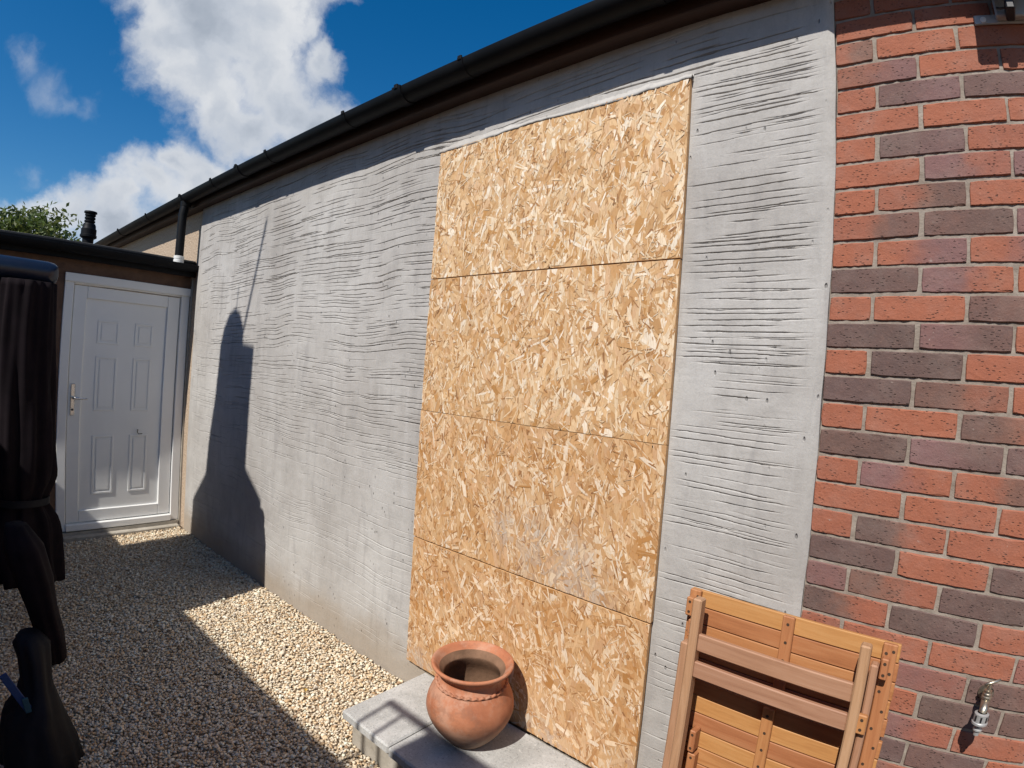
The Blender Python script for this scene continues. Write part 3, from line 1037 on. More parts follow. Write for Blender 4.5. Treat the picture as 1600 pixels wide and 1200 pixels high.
door = empty('panel_door', (EX, -0.49, 0.06))
tag(door, 'white panelled plastic door in the low extension, closed', 'door')
OB = (EX, -0.49, 0.06)
Y0, Y1, ZT, ZB = -0.969, -0.016, 2.088, 0.06
fx0, fx1 = EX - 0.06, EX + 0.012
P(MB().box((fx0, Y0, ZB), (fx1, Y0 + 0.068, ZT), 0.004), 'frame_jamb', M_UPVC, door, OB)
P(MB().box((fx0, Y1 - 0.068, ZB), (fx1, Y1, ZT), 0.004), 'frame_jamb', M_UPVC, door, OB)
P(MB().box((fx0, Y0 + 0.0685, ZT - 0.075), (fx1, Y1 - 0.0685, ZT), 0.004), 'frame_head', M_UPVC, door, OB)
P(MB().box((EX + 0.0125, Y0 - 0.004, ZT - 0.062), (EX + 0.030, Y1 + 0.001, ZT + 0.004), 0.003), 'head_trim', M_UPVC, door, OB)
P(MB().box((fx0, Y0 + 0.0685, ZB), (EX + 0.03, Y1 - 0.0685, ZB + 0.055), 0.005), 'threshold', M_UPVC, door, OB)
ly0, ly1, lz0, lz1 = Y0 + 0.074, Y1 - 0.074, ZB + 0.062, ZT - 0.082
lx0, lx1 = EX - 0.05, EX - 0.004
leaf = P(MB().box((lx0, ly0 + 0.094, lz0 + 0.094), (lx1 - 0.018, ly1 - 0.094, lz1 - 0.094)), 'leaf', M_UPVC, door, OB)
P(MB().box((lx0, ly0, lz0), (lx1, ly0 + 0.095, lz1), 0.004), 'stile', M_UPVC, leaf, OB)
P(MB().box((lx0, ly1 - 0.095, lz0), (lx1, ly1, lz1), 0.004), 'stile', M_UPVC, leaf, OB)
P(MB().box((lx0, ly0 + 0.0955, lz1 - 0.095), (lx1, ly1 - 0.0955, lz1), 0.004), 'rail', M_UPVC, leaf, OB)
P(MB().box((lx0, ly0 + 0.0955, lz0), (lx1, ly1 - 0.0955, lz0 + 0.095), 0.004), 'rail', M_UPVC, leaf, OB)
for ya, yb in ((-0.705, -0.545), (-0.425, -0.285)):
    for za, zb in ((1.56, 1.75), (1.02, 1.46), (0.34, 0.82)):
        xf = lx1 - 0.018
        mb = MB()
        w = 0.016
        for lo, hi in (((ya, za), (yb, za + w)), ((ya, zb - w), (yb, zb)), ((ya, za + w + .0003), (ya + w, zb - w - .0003)), ((yb - w, za + w + .0003), (yb, zb - w - .0003))):
            mb.box((xf + 0.0003, lo[0], lo[1]), (xf + 0.0045, hi[0], hi[1]), 0.0020)
        mb.box((xf + 0.0003, ya + 0.03, za + 0.03), (xf + 0.0035, yb - 0.03, zb - 0.03), 0.0030)
        P(mb, 'moulded_panel', M_UPVC, leaf, OB)
hd = P(MB().box((lx1 + 0.0003, -0.878, 0.985), (lx1 + 0.012, -0.846, 1.235), 0.005), 'handle', M_CHROME, door, OB)
P(MB().tube([(lx1 + 0.012, -0.862, 1.125), (lx1 + 0.045, -0.862, 1.125), (lx1 + 0.055, -0.855, 1.124), (lx1 + 0.055, -0.76, 1.117)], [0.010, 0.010, 0.010, 0.007], 12), 'lever', M_CHROME, hd, OB, smooth=True, sharp=40)
P(MB().tube([(lx1 + 0.0122, -0.862, 1.03), (lx1 + 0.017, -0.862, 1.03)], 0.009, 12), 'keyhole', M_BLACK, hd, OB)
P(MB().tube([(lx1 - 0.017, -0.365, 0.862), (lx1 + 0.006, -0.365, 0.862), (lx1 + 0.014, -0.372, 0.845), (lx1 + 0.010, -0.36, 0.828), (lx1 + 0.022, -0.335, 0.832)], 0.0035, 8), 'coat_hook', M_BLACK, door, OB, smooth=True)

ds = MB().extrude([(-0.985, -0.02), (-0.985, 0.050), (-0.02, 0.056), (-0.02, -0.02)], 'x', EX - 0.15, EX + 0.0305)
ds.box((EX + 0.031, -0.93, -0.02), (EX + 0.10, -0.03, 0.030), 0.006)
ds = ds.build('door_step', M_CONC)
tag(ds, 'low concrete sill strip at the foot of the white door', 'step')

# ------------------------------------------------------------------ strand boards over the opening


def make_board(idx, z0, z1, label):
    x0, x1 = BX0 + random.uniform(-0.003, 0.003), BX1 + random.uniform(-0.003, 0.003)
    yf = -0.036 + random.uniform(-0.001, 0.001)
    ox, oz = (x0 + x1) / 2, z0
    top = empty('strand_board', (ox, yf, oz))
    tag(top, label, 'board', 'strand boards closing off the opening')
    w, h = x1 - x0, z1 - z0
    MB().box((-w / 2, 0, 0), (w / 2, 0.018, h), 0.0012).build('board_core', M_OSBBASE, top)
    n1, n2, n3 = 1150, 330, 1900         # body flakes, large pale flakes, fine splinters
    N = n1 + n2 + n3
    L = np.concatenate([rng.uniform(0.045, 0.14, n1), rng.uniform(0.04, 0.13, n2), np.clip(np.exp(rng.normal(math.log(0.028), 0.5, n3)), 0.009, 0.10)])
    Wd = np.concatenate([np.exp(rng.normal(math.log(0.018), 0.42, n1)), np.exp(rng.normal(math.log(0.014), 0.45, n2)), np.clip(np.exp(rng.normal(math.log(0.0042), 0.5, n3)), 0.0015, 0.012)])
    kindf = np.concatenate([np.zeros(n1, int), np.ones(n2, int), np.full(n3, 2)])
    lean = (-0.05, 0.10, 0.22, 0.42)[idx]
    ang = np.where(rng.random(N) < 0.70, PI / 2 + rng.normal(lean, 0.50, N), rng.uniform(0, PI, N))
    cx = rng.uniform(-w / 2, w / 2, N)
    cz = rng.uniform(0.007, h - 0.007, N)
    order = np.argsort(-(L * Wd) * rng.uniform(0.12, 1.0, N))
    L, Wd, ang, cx, cz, kindf = L[order], Wd[order], ang[order], cx[order], cz[order], kindf[order]
    # irregular six-cornered splinter
    t = np.array([(-0.5, -0.32), (-0.28, -0.5), (0.38, -0.5), (0.5, 0.2), (0.30, 0.5), (-0.42, 0.5)])
    S = t[None] + rng.uniform(-0.13, 0.13, (N, 6, 2))
    S[..., 0] *= L[:, None]
    S[..., 1] *= Wd[:, None]
    ca, sa = np.cos(ang)[:, None], np.sin(ang)[:, None]
    px = S[..., 0] * ca - S[..., 1] * sa + cx[:, None]
    pz = S[..., 0] * sa + S[..., 1] * ca + cz[:, None]
    rank = np.arange(N) / N
    tilt = rng.normal(0, 0.018, (N, 2))
    py = -(0.0002 + 0.0020 * rank[:, None] + rng.uniform(0, 0.0010, N)[:, None]) + (S[..., 0] * tilt[:, :1] * 0.35 + S[..., 1] * tilt[:, 1:] * 1.2)
    px = np.clip(px, -w / 2 + 0.0004, w / 2 - 0.0004)
    pz = np.clip(pz, 0.0006, h - 0.0006)
    py = np.minimum(py, -0.0001)
    V = np.stack([px, py, pz], -1).reshape(-1, 3)
    F = np.arange(N * 6).reshape(N, 6)[:, ::-1]
    warm = (0.0, 0.25, 0.75, 0.95)[idx]   # the lower sheets are a browner, more weathered batch
    body = np.array([(0.70, 0.465, 0.235), (0.63, 0.39, 0.18), (0.73, 0.51, 0.28), (0.57, 0.325, 0.135), (0.67, 0.435, 0.235)])
    pale = np.array([(0.83, 0.67, 0.45), (0.79, 0.61, 0.38), (0.86, 0.74, 0.55)])
    spl = np.array([(0.79, 0.60, 0.37), (0.84, 0.70, 0.49), (0.44, 0.22, 0.08), (0.53, 0.31, 0.14), (0.70, 0.49, 0.27), (0.31, 0.15, 0.06)])
    c = np.where((kindf == 0)[:, None], body[rng.integers(0, 5, N)], np.where((kindf == 1)[:, None], pale[rng.integers(0, 3, N)], spl[rng.choice(6, N, p=[.24, .16, .20, .18, .16, .06])]))
    c = c * np.array([(1.0, 1.015, 1.09)])
    odd = (kindf == 0) & (rng.random(N) < 0.07)
    c[odd] = np.array((0.50, 0.26, 0.09))
    c = c * rng.uniform(0.90, 1.08, (N, 1)) * (1 - warm * np.where((kindf == 0)[:, None], np.array([(0.15, 0.25, 0.33)]), np.array([(0.10, 0.18, 0.24)])))
    # grey plaster splashes wiped down the lower sheets
    st = np.zeros(N)
    if idx == 2:
        for sx, sz, rx, rz in ((0.10, 0.14, 0.07, 0.13), (0.28, 0.10, 0.10, 0.13), (-0.06, 0.18, 0.05, 0.10), (0.38, 0.03, 0.07, 0.06)):
            st = np.maximum(st, np.exp(-((cx - sx) / rx) ** 2 - ((cz - sz) / rz) ** 2))
    if idx == 3:
        st = np.maximum(st, np.exp(-((cz) / 0.10) ** 2) * np.clip(0.75 + 0.5 * np.sin(cx * 9 + 1.0), 0, 1))
    st = np.clip(st * rng.uniform(0.0, 1.0, N), 0, 0.62)[:, None]
    c = c * (1 - st) + np.array([(0.47, 0.42, 0.37)]) * st
    C4 = np.concatenate([np.repeat(c, 6, 0), np.ones((N * 6, 1))], 1)
    s = np_mesh('wood_strands', V, F, M_OSB, top, C4)
    s['kind'] = 'stuff'
    # a few nail heads
    return top


BZ = [(1.9618, 2.566), (1.3502, 1.9578), (0.7530, 1.3488), (0.143, 0.7480)]
BL = ['topmost pale strand board sheet with ragged mortar along its upper edge',
      'second strand board sheet from the top, between two straight joints',
      'third strand board sheet from the top, smeared with grey plaster streaks',
      'bottom strand board sheet standing behind the clay pot, grey stained foot']
for i, (a, b_) in enumerate(BZ):
    make_board(i, a, b_, BL[i])

# ragged bead of render squeezed over the top edge of the uppermost sheet


def mortar_bead():
    n = 120
    mb = MB()
    vs_ = []
    r = random.Random(3)
    w1 = w2 = 0.0
    for i in range(n):
        x = BX0 - 0.01 + (BX1 - BX0 + 0.015) * i / (n - 1)
        w1 = 0.75 * w1 + r.uniform(-.003, .003)
        w2 = 0.8 * w2 + r.uniform(-.0015, .0015)
        low = 2.560 + w1 * 0.6 - 0.006 * math.sin(i * 0.09)
        hi = 2.586 + w1 + 0.007 * math.sin(i * 0.07)
        out = -0.0385 + w2 * 0.5
        vs_ += [(x, -0.012, low), (x, out, low + 0.002), (x, out + 0.006, low + 0.018), (x, -0.021 + w2, hi - 0.012), (x, -0.010, hi + 0.016)]
    fs = [(i * 5 + k, i * 5 + k + 1, i * 5 + 6 + k, i * 5 + 5 + k) for i in range(n - 1) for k in range(4)]
    mb.add(vs_, fs)
    o = mb.build('mortar_bead', M_RENDER, bpy.data.objects['rendered_wall'], smooth=True)


mortar_bead()

# ------------------------------------------------------------------ paved step
st = empty('paved_step', (-1.17, -0.24, 0))
tag(st, 'low step of grey concrete slabs under the clay pot', 'step')
SB = (-1.17, -0.24, 0)
P(MB().box((-1.622, -0.487, 0.102), (-1.3225, -0.040, 0.140), 0.006), 'slab', M_SLAB, st, SB)
P(MB().box((-1.3175, -0.490, 0.101), (-0.722, -0.040, 0.1395), 0.006), 'slab', M_SLAB, st, SB)
for x0, x1 in ((-1.595, -1.170), (-1.160, -0.745)):
    P(MB().box((x0, -0.455, -0.02), (x1, -0.045, 0.1005), 0.006), 'block', M_CONC, st, SB)

# ------------------------------------------------------------------ clay pot
PX, PY, PZ = -1.160, -0.228, 0.1405
prof = [(0.0, 0.0), (0.070, 0.0), (0.078, 0.004), (0.094, 0.020), (0.122, 0.052), (0.148, 0.090), (0.163, 0.125), (0.1665, 0.152), (0.161, 0.182), (0.148, 0.212), (0.131, 0.238), (0.122, 0.252), (0.119, 0.262), (0.122, 0.270),
        (0.134, 0.283), (0.149, 0.296), (0.156, 0.304), (0.157, 0.311), (0.152, 0.315), (0.143, 0.311), (0.126, 0.292), (0.110, 0.272), (0.108, 0.262), (0.118, 0.240), (0.140, 0.200), (0.150, 0.150), (0.138, 0.095), (0.105, 0.045), (0.06, 0.022), (0.0, 0.018)]
# smooth the profile
fine = []
for i in range(len(prof) - 1):
    p0, p1, p2, p3 = prof[max(i - 1, 0)], prof[i], prof[i + 1], prof[min(i + 2, len(prof) - 1)]
    for k in range(3):
        t = k / 3
        fine.append(tuple(0.5 * ((2 * p1[j]) + (-p0[j] + p2[j]) * t + (2 * p0[j] - 5 * p1[j] + 4 * p2[j] - p3[j]) * t * t + (-p0[j] + 3 * p1[j] - 3 * p2[j] + p3[j]) * t ** 3) for j in (0, 1)))
fine = [(max(r, 0.0005), z) for r, z in fine] + [(0.0005, 0.018)]
pot = empty('clay_pot', (PX, PY, PZ))
tag(pot, 'round bellied terracotta pot with flared rim on the step', 'pot')
iw = next(i for i, (r, z) in enumerate(fine) if i > 45 and r < 0.127 and z > 0.28)
MB().lathe(fine[iw:], 72).build('inner_wall', plain('soiled_clay', (0.13, 0.075, 0.045), (0.25, 0.145, 0.09), 14.0, 0.9, 0.5, 0.003, 70.0, spec=0.2), pot, smooth=True)
MB().lathe(fine[:iw + 1], 72, wob=lambda a, z: (0.006 * math.sin(2 * a + 3 * z) + 0.003 * math.sin(5 * a + 20 * z)) * max(0.0, 1 - (z / 0.29) ** 6)).build('body', M_TERRA, pot, smooth=True)
# pinched frill round the neck
mb = MB()
nf = 260
vs_, fs = [], []
for i in range(nf):
    a = 2 * PI * i / nf
    w = math.sin(a * 34)
    for k in range(8):
        b_ = 2 * PI * k / 8
        rr = 0.1335 + 0.0018 * w + 0.0060 * math.cos(b_)
        vs_.append((rr * math.cos(a), rr * math.sin(a), 0.2385 + 0.0032 * w + 0.0052 * math.sin(b_)))
for i in range(nf):
    for k in range(8):
        fs.append((i * 8 + k, i * 8 + (k + 1) % 8, ((i + 1) % nf) * 8 + (k + 1) % 8, ((i + 1) % nf) * 8 + k))
mb.add(vs_, fs)
mb.build('pinched_band', M_TERRA, pot, smooth=True)
MB().lathe([(0.0005, 0.055), (0.06, 0.058), (0.106, 0.056)], 40, wob=lambda a, z: 0.02 * math.sin(3 * a)).build('soil', plain('soil', (0.05, 0.035, 0.025), (0.10, 0.07, 0.05), 60.0, 0.95, 1.0, 0.01, 90.0), pot, smooth=True)

# ------------------------------------------------------------------ folded slatted table leaning on the wall
TILT = math.atan(0.088)
tb = empty('folded_table', (-0.129, -0.137, 0), (-TILT, 0, 0))
tag(tb, 'folded slatted wooden garden table leaning against the wall', 'table')
HW = 0.288
nsl = 18
pt = 0.0517


def slat_mesh(w):
    return MB().box((-w / 2, 0, 0), (w / 2, 0.016, 0.0490), 0.0018)


for i in range(nsl):
    z = 0.928 - (i + 1) * pt - (0.012 if i >= 5 else 0)
    if z < 0:
        break
    dx = random.uniform(-0.0015, 0.0015)
    o = slat_mesh(2 * HW).build('slat', M_TEAK, tb)
    o.location = (dx, 0.0, z)
zb5 = 0.928 - 5 * pt


def batten(x0, x1, z0, z1, y0=-0.018, y1=-0.0006, nm='batten', mat=None, ch=0.0025):
    o = MB().box((-(x1 - x0) / 2, y0, 0), ((x1 - x0) / 2, y1, z1 - z0), ch).build(nm, mat or M_TEAKV, tb)
    o.location = ((x0 + x1) / 2, 0, z0)
    return o


scr = None


def screws(par, pts):
    global scr
    for (x, y, z) in pts:
        if scr is None:
            q = MB().tube([(0, 0, 0), (0, -0.0006, 0)], 0.0042, 10).build('screw', M_HOLE, par)
            scr = q
        else:
            q = link_copy(scr, 'screw', par)
        q.location = (x, y, z)


for (a, b_) in ((-0.288, -0.254), (0.244, 0.280)):
    o = batten(a, b_, 0.004, 0.926)
    zz = []
    for i in range(17):
        z = 0.926 - 0.026 - i * pt
        if z > 0.02:
            zz += [((0.008 if i % 2 else -0.008), -0.0183, z - 0.004)]
    zz += [(0.009, -0.0183, 0.926 - 0.022)]
    screws(o, zz)
o = batten(-0.014, 0.018, zb5 + 0.006, 0.926)
screws(o, [(0, -0.0183, q * pt + 0.022) for q in range(5)])
o = batten(-0.030, 0.002, 0.004, zb5 - 0.016)
screws(o, [(0, -0.0183, zb5 - 0.042 - q * pt) for q in range(11)])
# leg frames folded flat
batten(-0.246, -0.219, 0.012, 0.925, -0.106, -0.064, 'leg', M_LEGV, 0.004)
batten(-0.276, -0.2495, 0.012, 0.780, -0.078, -0.036, 'leg', M_LEGV, 0.004)
batten(0.196, 0.222, 0.012, 0.930, -0.106, -0.064, 'leg', M_LEGV, 0.004)
batten(0.2245, 0.2435, 0.012, 0.880, -0.078, -0.036, 'leg', M_LEGV, 0.004)
TRAIL = M_LEGH


def xbar(x0, x1, z0, z1, y0, y1, nm):
    o = MB().box((x0 - (x0 + x1) / 2, y0, 0), (x1 - (x0 + x1) / 2, y1, z1 - z0), 0.003).build(nm, TRAIL, tb)
    o.location = ((x0 + x1) / 2, 0, z0)
    return o


xbar(-0.2185, 0.1955, 0.776, 0.826, -0.100, -0.082, 'rail')
xbar(-0.2185, 0.1955, 0.700, 0.746, -0.104, -0.086, 'rail')
xbar(-0.2455, 0.2235, 0.180, 0.226, -0.070, -0.050, 'rail')
for (a, b_, z0, z1, y0, y1) in ((-0.284, -0.262, 0.852, 0.908, -0.050, -0.0186), (-0.272, -0.2500, 0.790, 0.842, -0.048, -0.0186), (0.2470, 0.2660, 0.838, 0.894, -0.050, -0.0186), (0.218, 0.2435, 0.700, 0.752, -0.096, -0.0786),
                                (-0.2185, -0.200, 0.448, 0.516, -0.046, -0.0006), (-0.2185, -0.194, 0.376, 0.440, -0.036, -0.0006)):
    o = batten(a, b_, z0, z1, y0, y1, 'hinge_block', ch=0.003)
    screws(o, [(0, y0 - 0.0003, 0.013), (0, y0 - 0.0003, z1 - z0 - 0.013)])

# ------------------------------------------------------------------ garden tap
tx, tz = 0.390, 0.826
tap = empty('garden_tap', (tx, -0.0, tz))
tag(tap, 'small weathered outdoor tap with hose connector on the brick wall', 'tap')
MB().tube([(0, -0.002, 0), (0, -0.007, 0)], 0.021, 20).build('wall_plate', M_BRASS, tap, smooth=True, sharp=40)
MB().tube([(0, -0.007, 0), (0, -0.035, -0.002), (-0.001, -0.062, -0.004), (-0.003, -0.080, -0.012), (-0.004, -0.084, -0.017), (-0.005, -0.085, -0.021)], [0.0105, 0.0115, 0.0125, 0.0115, 0.0105, 0.0105], 16).build('body', M_BRASS, tap, smooth=True, sharp=50)
MB().lathe([(0.0115, 0), (0.0165, -0.002), (0.0165, -0.010), (0.0125, -0.012), (0.0125, -0.016), (0.0105, -0.018), (0.0105, 0.028), (0.006, 0.03), (0.005, 0.045)][:0] + [(0.014, 0.0), (0.0145, 0.006), (0.012, 0.008), (0.0125, 0.014), (0.0105, 0.016), (0.0105, 0.022), (0.0055, 0.024), (0.0045, 0.044)], 16, (-0.001, -0.055, 0.006)).build('spindle', M_BRASS, tap, smooth=True, sharp=35)
MB().tube([(-0.014, -0.060, 0.042), (0.0, -0.055, 0.048), (0.024, -0.050, 0.060)], [0.0045, 0.0055, 0.0035], 10).build('handle', M_BRASS, tap, smooth=True)
cn_ = MB().lathe([(0.013, 0.0), (0.0195, -0.003), (0.0195, -0.024), (0.0215, -0.026), (0.0215, -0.031), (0.012, -0.033), (0.0095, -0.036), (0.0095, -0.044), (0.0125, -0.046), (0.0125, -0.050), (0.0085, -0.052), (0.0075, -0.064), (0.001, -0.064)], 20, (-0.005, -0.085, -0.020))
cn_.build('hose_connector', M_GREY, tap, smooth=True, sharp=30)
for k in range(8):
    a = 2 * PI * k / 8
    MB().box((-0.0025, -0.001, -0.021), (0.0025, 0.001, -0.006), 0.0006, Matrix.Translation((-0.005 + 0.0197 * math.cos(a), -0.085 + 0.0197 * math.sin(a), -0.020)) @ Matrix.Rotation(a + PI / 2, 4, 'Z')).build('grip_notch', M_BLACK, tap)

# ------------------------------------------------------------------ floodlight
fl2 = empty('floodlight', (0.375, -0.003, 2.60))
tag(fl2, 'wall mounted floodlight on a bracket at the top right corner', 'light')
LB = (0.375, -0.003, 2.60)
P(MB().box((0.282, -0.012, 2.574), (0.47, -0.0035, 2.604), 0.002), 'wall_bracket', M_GREY, fl2, LB)
P(MB().box((0.345, -0.040, 2.580), (0.47, -0.0125, 2.655), 0.004), 'junction_box', M_GREY, fl2, LB)
for x in (0.308, 0.452):
    P(MB().lathe([(0.009, 0), (0.009, 0.003), (0.003, 0.0035)], 14).tube([(0, 0, 0.0036), (0, 0, 0.0040)], 0.0035, 8), 'screw', M_WHITEPL, fl2, (0, 0, 0))
    o = bpy.data.objects[[q.name for q in bpy.data.objects if q.name.startswith('screw')][-1]]
for o in fl2.children:
    if o.name.startswith('screw'):
        pass
sx_ = [o for o in fl2.children if o.name.startswith('screw')]
for o, x in zip(sx_, (0.308, 0.452)):
    o.rotation_euler = (PI / 2, 0, 0)
    o.location = (x - LB[0], -0.0122 - LB[1], 2.587 - LB[2])
lm = Matrix.Translation((0.385, -0.125, 2.690)) @ Matrix.Rotation(math.radians(-22), 4, 'X')
hb = MB().box((-0.088, -0.028, -0.062), (0.088, 0.028, 0.062), 0.008, lm)
P(hb, 'lamp_body', M_BLACK, fl2, LB)
P(MB().box((-0.080, -0.031, -0.055), (0.080, -0.0285, 0.055), 0.001, lm), 'lamp_glass', M_GLASS, fl2, LB)
for s_ in range(7):
    P(MB().box((-0.08 + s_ * 0.0255, 0.0285, -0.05), (-0.074 + s_ * 0.0255, 0.040, 0.05), 0.001, lm), 'cooling_fin', M_BLACK, fl2, LB)
P(MB().box((0.372, -0.112, 2.560), (0.398, -0.0405, 2.600), 0.004), 'arm', M_BLACK, fl2, LB)
P(MB().tube([(0.352, -0.0125, 2.625), (0.352, -0.05, 2.600), (0.358, -0.07, 2.585), (0.372, -0.085, 2.578), (0.385, -0.09, 2.60), (0.385, -0.10, 2.63)], 0.0035, 8), 'cable', M_BLACK, fl2, LB, smooth=True)

# ------------------------------------------------------------------ folded parasol and covered bundle at the left edge
ps = empty('folded_parasol', (-3.21, -1.9, 0))
tag(ps, 'folded dark maroon parasol hanging from a navy crossbar at the left edge', 'parasol')
SB2 = (-3.21, -1.9, 0)
pts = [(-3.21, -1.272 - 0.0001, 1.875), (-3.21, -1.285, 1.876), (-3.21, -1.40, 1.878), (-3.21, -1.95, 1.890)]
P(MB().tube([(-3.21, -1.262, 1.882), (-3.21, -1.266, 1.882), (-3.21, -1.285, 1.8825), (-3.21, -1.31, 1.883), (-3.21, -1.95, 1.895)], [0.026, 0.042, 0.054, 0.058, 0.058], 24), 'crossbar', M_NAVY, ps, SB2, smooth=True, sharp=50)
P(MB().tube([(-3.21, -1.90, 0.0), (-3.21, -1.90, 1.845)], 0.03, 20), 'post', M_NAVY, ps, SB2, smooth=True, sharp=50)
P(MB().box((-3.55, -2.2, 0.0), (-2.95, -1.6, 0.05), 0.01), 'base', M_BLACK, ps, SB2)
# canopy: pleated tube of cloth
nz_, na = 46, 96
vs_, fs = [], []
for j in range(nz_):
    t = j / (nz_ - 1)
    z = 1.834 - t * 1.50
    ry = 0.135 + 0.03 * t - 0.05 * math.exp(-((t - 0.72) / 0.05) ** 2)
    rx = 0.095 + 0.02 * t - 0.03 * math.exp(-((t - 0.72) / 0.05) ** 2)
    cy = -1.405 + 0.035 * t
    for k in range(na):
        a = 2 * PI * k / na
        pl = 1 + 0.13 * math.sin(9 * a + 1.2 * math.sin(3 * t * PI) + t * 1.5) * (0.35 + 0.65 * t) + 0.04 * math.sin(17 * a + 5 * t)
        vs_.append((-3.21 + rx * pl * math.cos(a), cy + ry * pl * math.sin(a), z + 0.012 * math.sin(9 * a) * t))
for j in range(nz_ - 1):
    for k in range(na):
        fs.append((j * na + k, j * na + (k + 1) % na, (j + 1) * na + (k + 1) % na, (j + 1) * na + k))
fs.append(tuple(range(na)))
fs.append(tuple((nz_ - 1) * na + k for k in range(na)))
cano = P(MB().add(vs_, fs), 'canopy', M_MAROON, ps, SB2, smooth=True)
vs_, fs = [], []
for j in range(2):
    for k in range(64):
        a = 2 * PI * k / 64
        for rr in (1.0, 1.05):
            vs_.append((-3.21 + 0.103 * rr * math.cos(a), -1.38 + 0.122 * rr * math.sin(a), 0.735 + 0.035 * j))
for k in range(64):
    k2 = (k + 1) % 64
    a0, a1, b0, b1 = 2 * k, 2 * k2, 128 + 2 * k, 128 + 2 * k2
    fs += [(a0 + 1, a1 + 1, b1 + 1, b0 + 1), (a0, b0, b1, a1), (b0, b0 + 1, b1 + 1, b1), (a0, a1, a1 + 1, a0 + 1)]
P(MB().add(vs_, fs), 'tie_strap', M_BLACKCLOTH, cano, SB2, smooth=True, sharp=40)

bd = empty('covered_bundle', (-2.14, -1.50, 0))
tag(bd, 'black covered garden bundle with a blue strap at the lower left edge', 'cover')
BB = (-2.14, -1.50, 0)


def lumpy(rings, n=40, seed=1):
    """rings: (cx, cy, z, rx, ry)"""
    r = random.Random(seed)
    ph = [r.uniform(0, 6.28) for _ in range(6)]
    vs_, fs = [], []
    for j, (cx, cy, z, rx, ry) in enumerate(rings):
        for k in range(n):
            a = 2 * PI * k / n
            w = 1 + 0.06 * math.sin(5 * a + ph[0] + j * 0.4) + 0.04 * math.sin(9 * a + ph[1] - j * 0.3)
            vs_.append((cx + rx * w * math.cos(a), cy + ry * w * math.sin(a), z))
    for j in range(len(rings) - 1):
        for k in range(n):
            fs.append((j * n + k, j * n + (k + 1) % n, (j + 1) * n + (k + 1) % n, (j + 1) * n + k))
    fs.append(tuple(range(n)))
    fs.append(tuple((len(rings) - 1) * n + k for k in range(n)))
    return MB().add(vs_, fs)


P(lumpy([(-2.10, -1.535, 0.0, 0.17, 0.165), (-2.10, -1.53, 0.10, 0.16, 0.15), (-2.11, -1.525, 0.22, 0.14, 0.115), (-2.12, -1.50, 0.26, 0.13, 0.085), (-2.14, -1.487, 0.33, 0.10, 0.058), (-2.16, -1.480, 0.42, 0.09, 0.06), (-2.18, -1.482, 0.47, 0.085, 0.066), (-2.18, -1.485, 0.50, 0.05, 0.04)], 40, 2), 'cover', M_BLACKCLOTH, bd, BB, smooth=True)
P(lumpy([(-2.25, -1.395, 0.335, 0.03, 0.032), (-2.25, -1.392, 0.36, 0.055, 0.046), (-2.26, -1.40, 0.45, 0.07, 0.052), (-2.27, -1.42, 0.55, 0.09, 0.055), (-2.30, -1.44, 0.66, 0.10, 0.07), (-2.33, -1.47, 0.78, 0.10, 0.075), (-2.36, -1.49, 0.86, 0.05, 0.04)], 36, 5), 'cloth_wrap', M_MAROON, bd, BB, smooth=True)
P(MB().box((-0.004, -0.016, -0.085), (0.004, 0.016, 0.085), 0.002, Matrix.Translation((-2.03, -1.575, 0.35)) @ Matrix.Rotation(0.45, 4, 'X')), 'strap', M_BLUE, bd, BB)
P(MB().box((-0.004, -0.012, -0.03), (0.004, 0.012, 0.03), 0.002, Matrix.Translation((-2.02, -1.545, 0.30)) @ Matrix.Rotation(0.1, 4, 'X')), 'buckle', plain('teal', (0.008, 0.05, 0.08), (0.012, 0.07, 0.11), 9.0, 0.5, 0.1), bd, BB)

# ------------------------------------------------------------------ tree beyond the extension


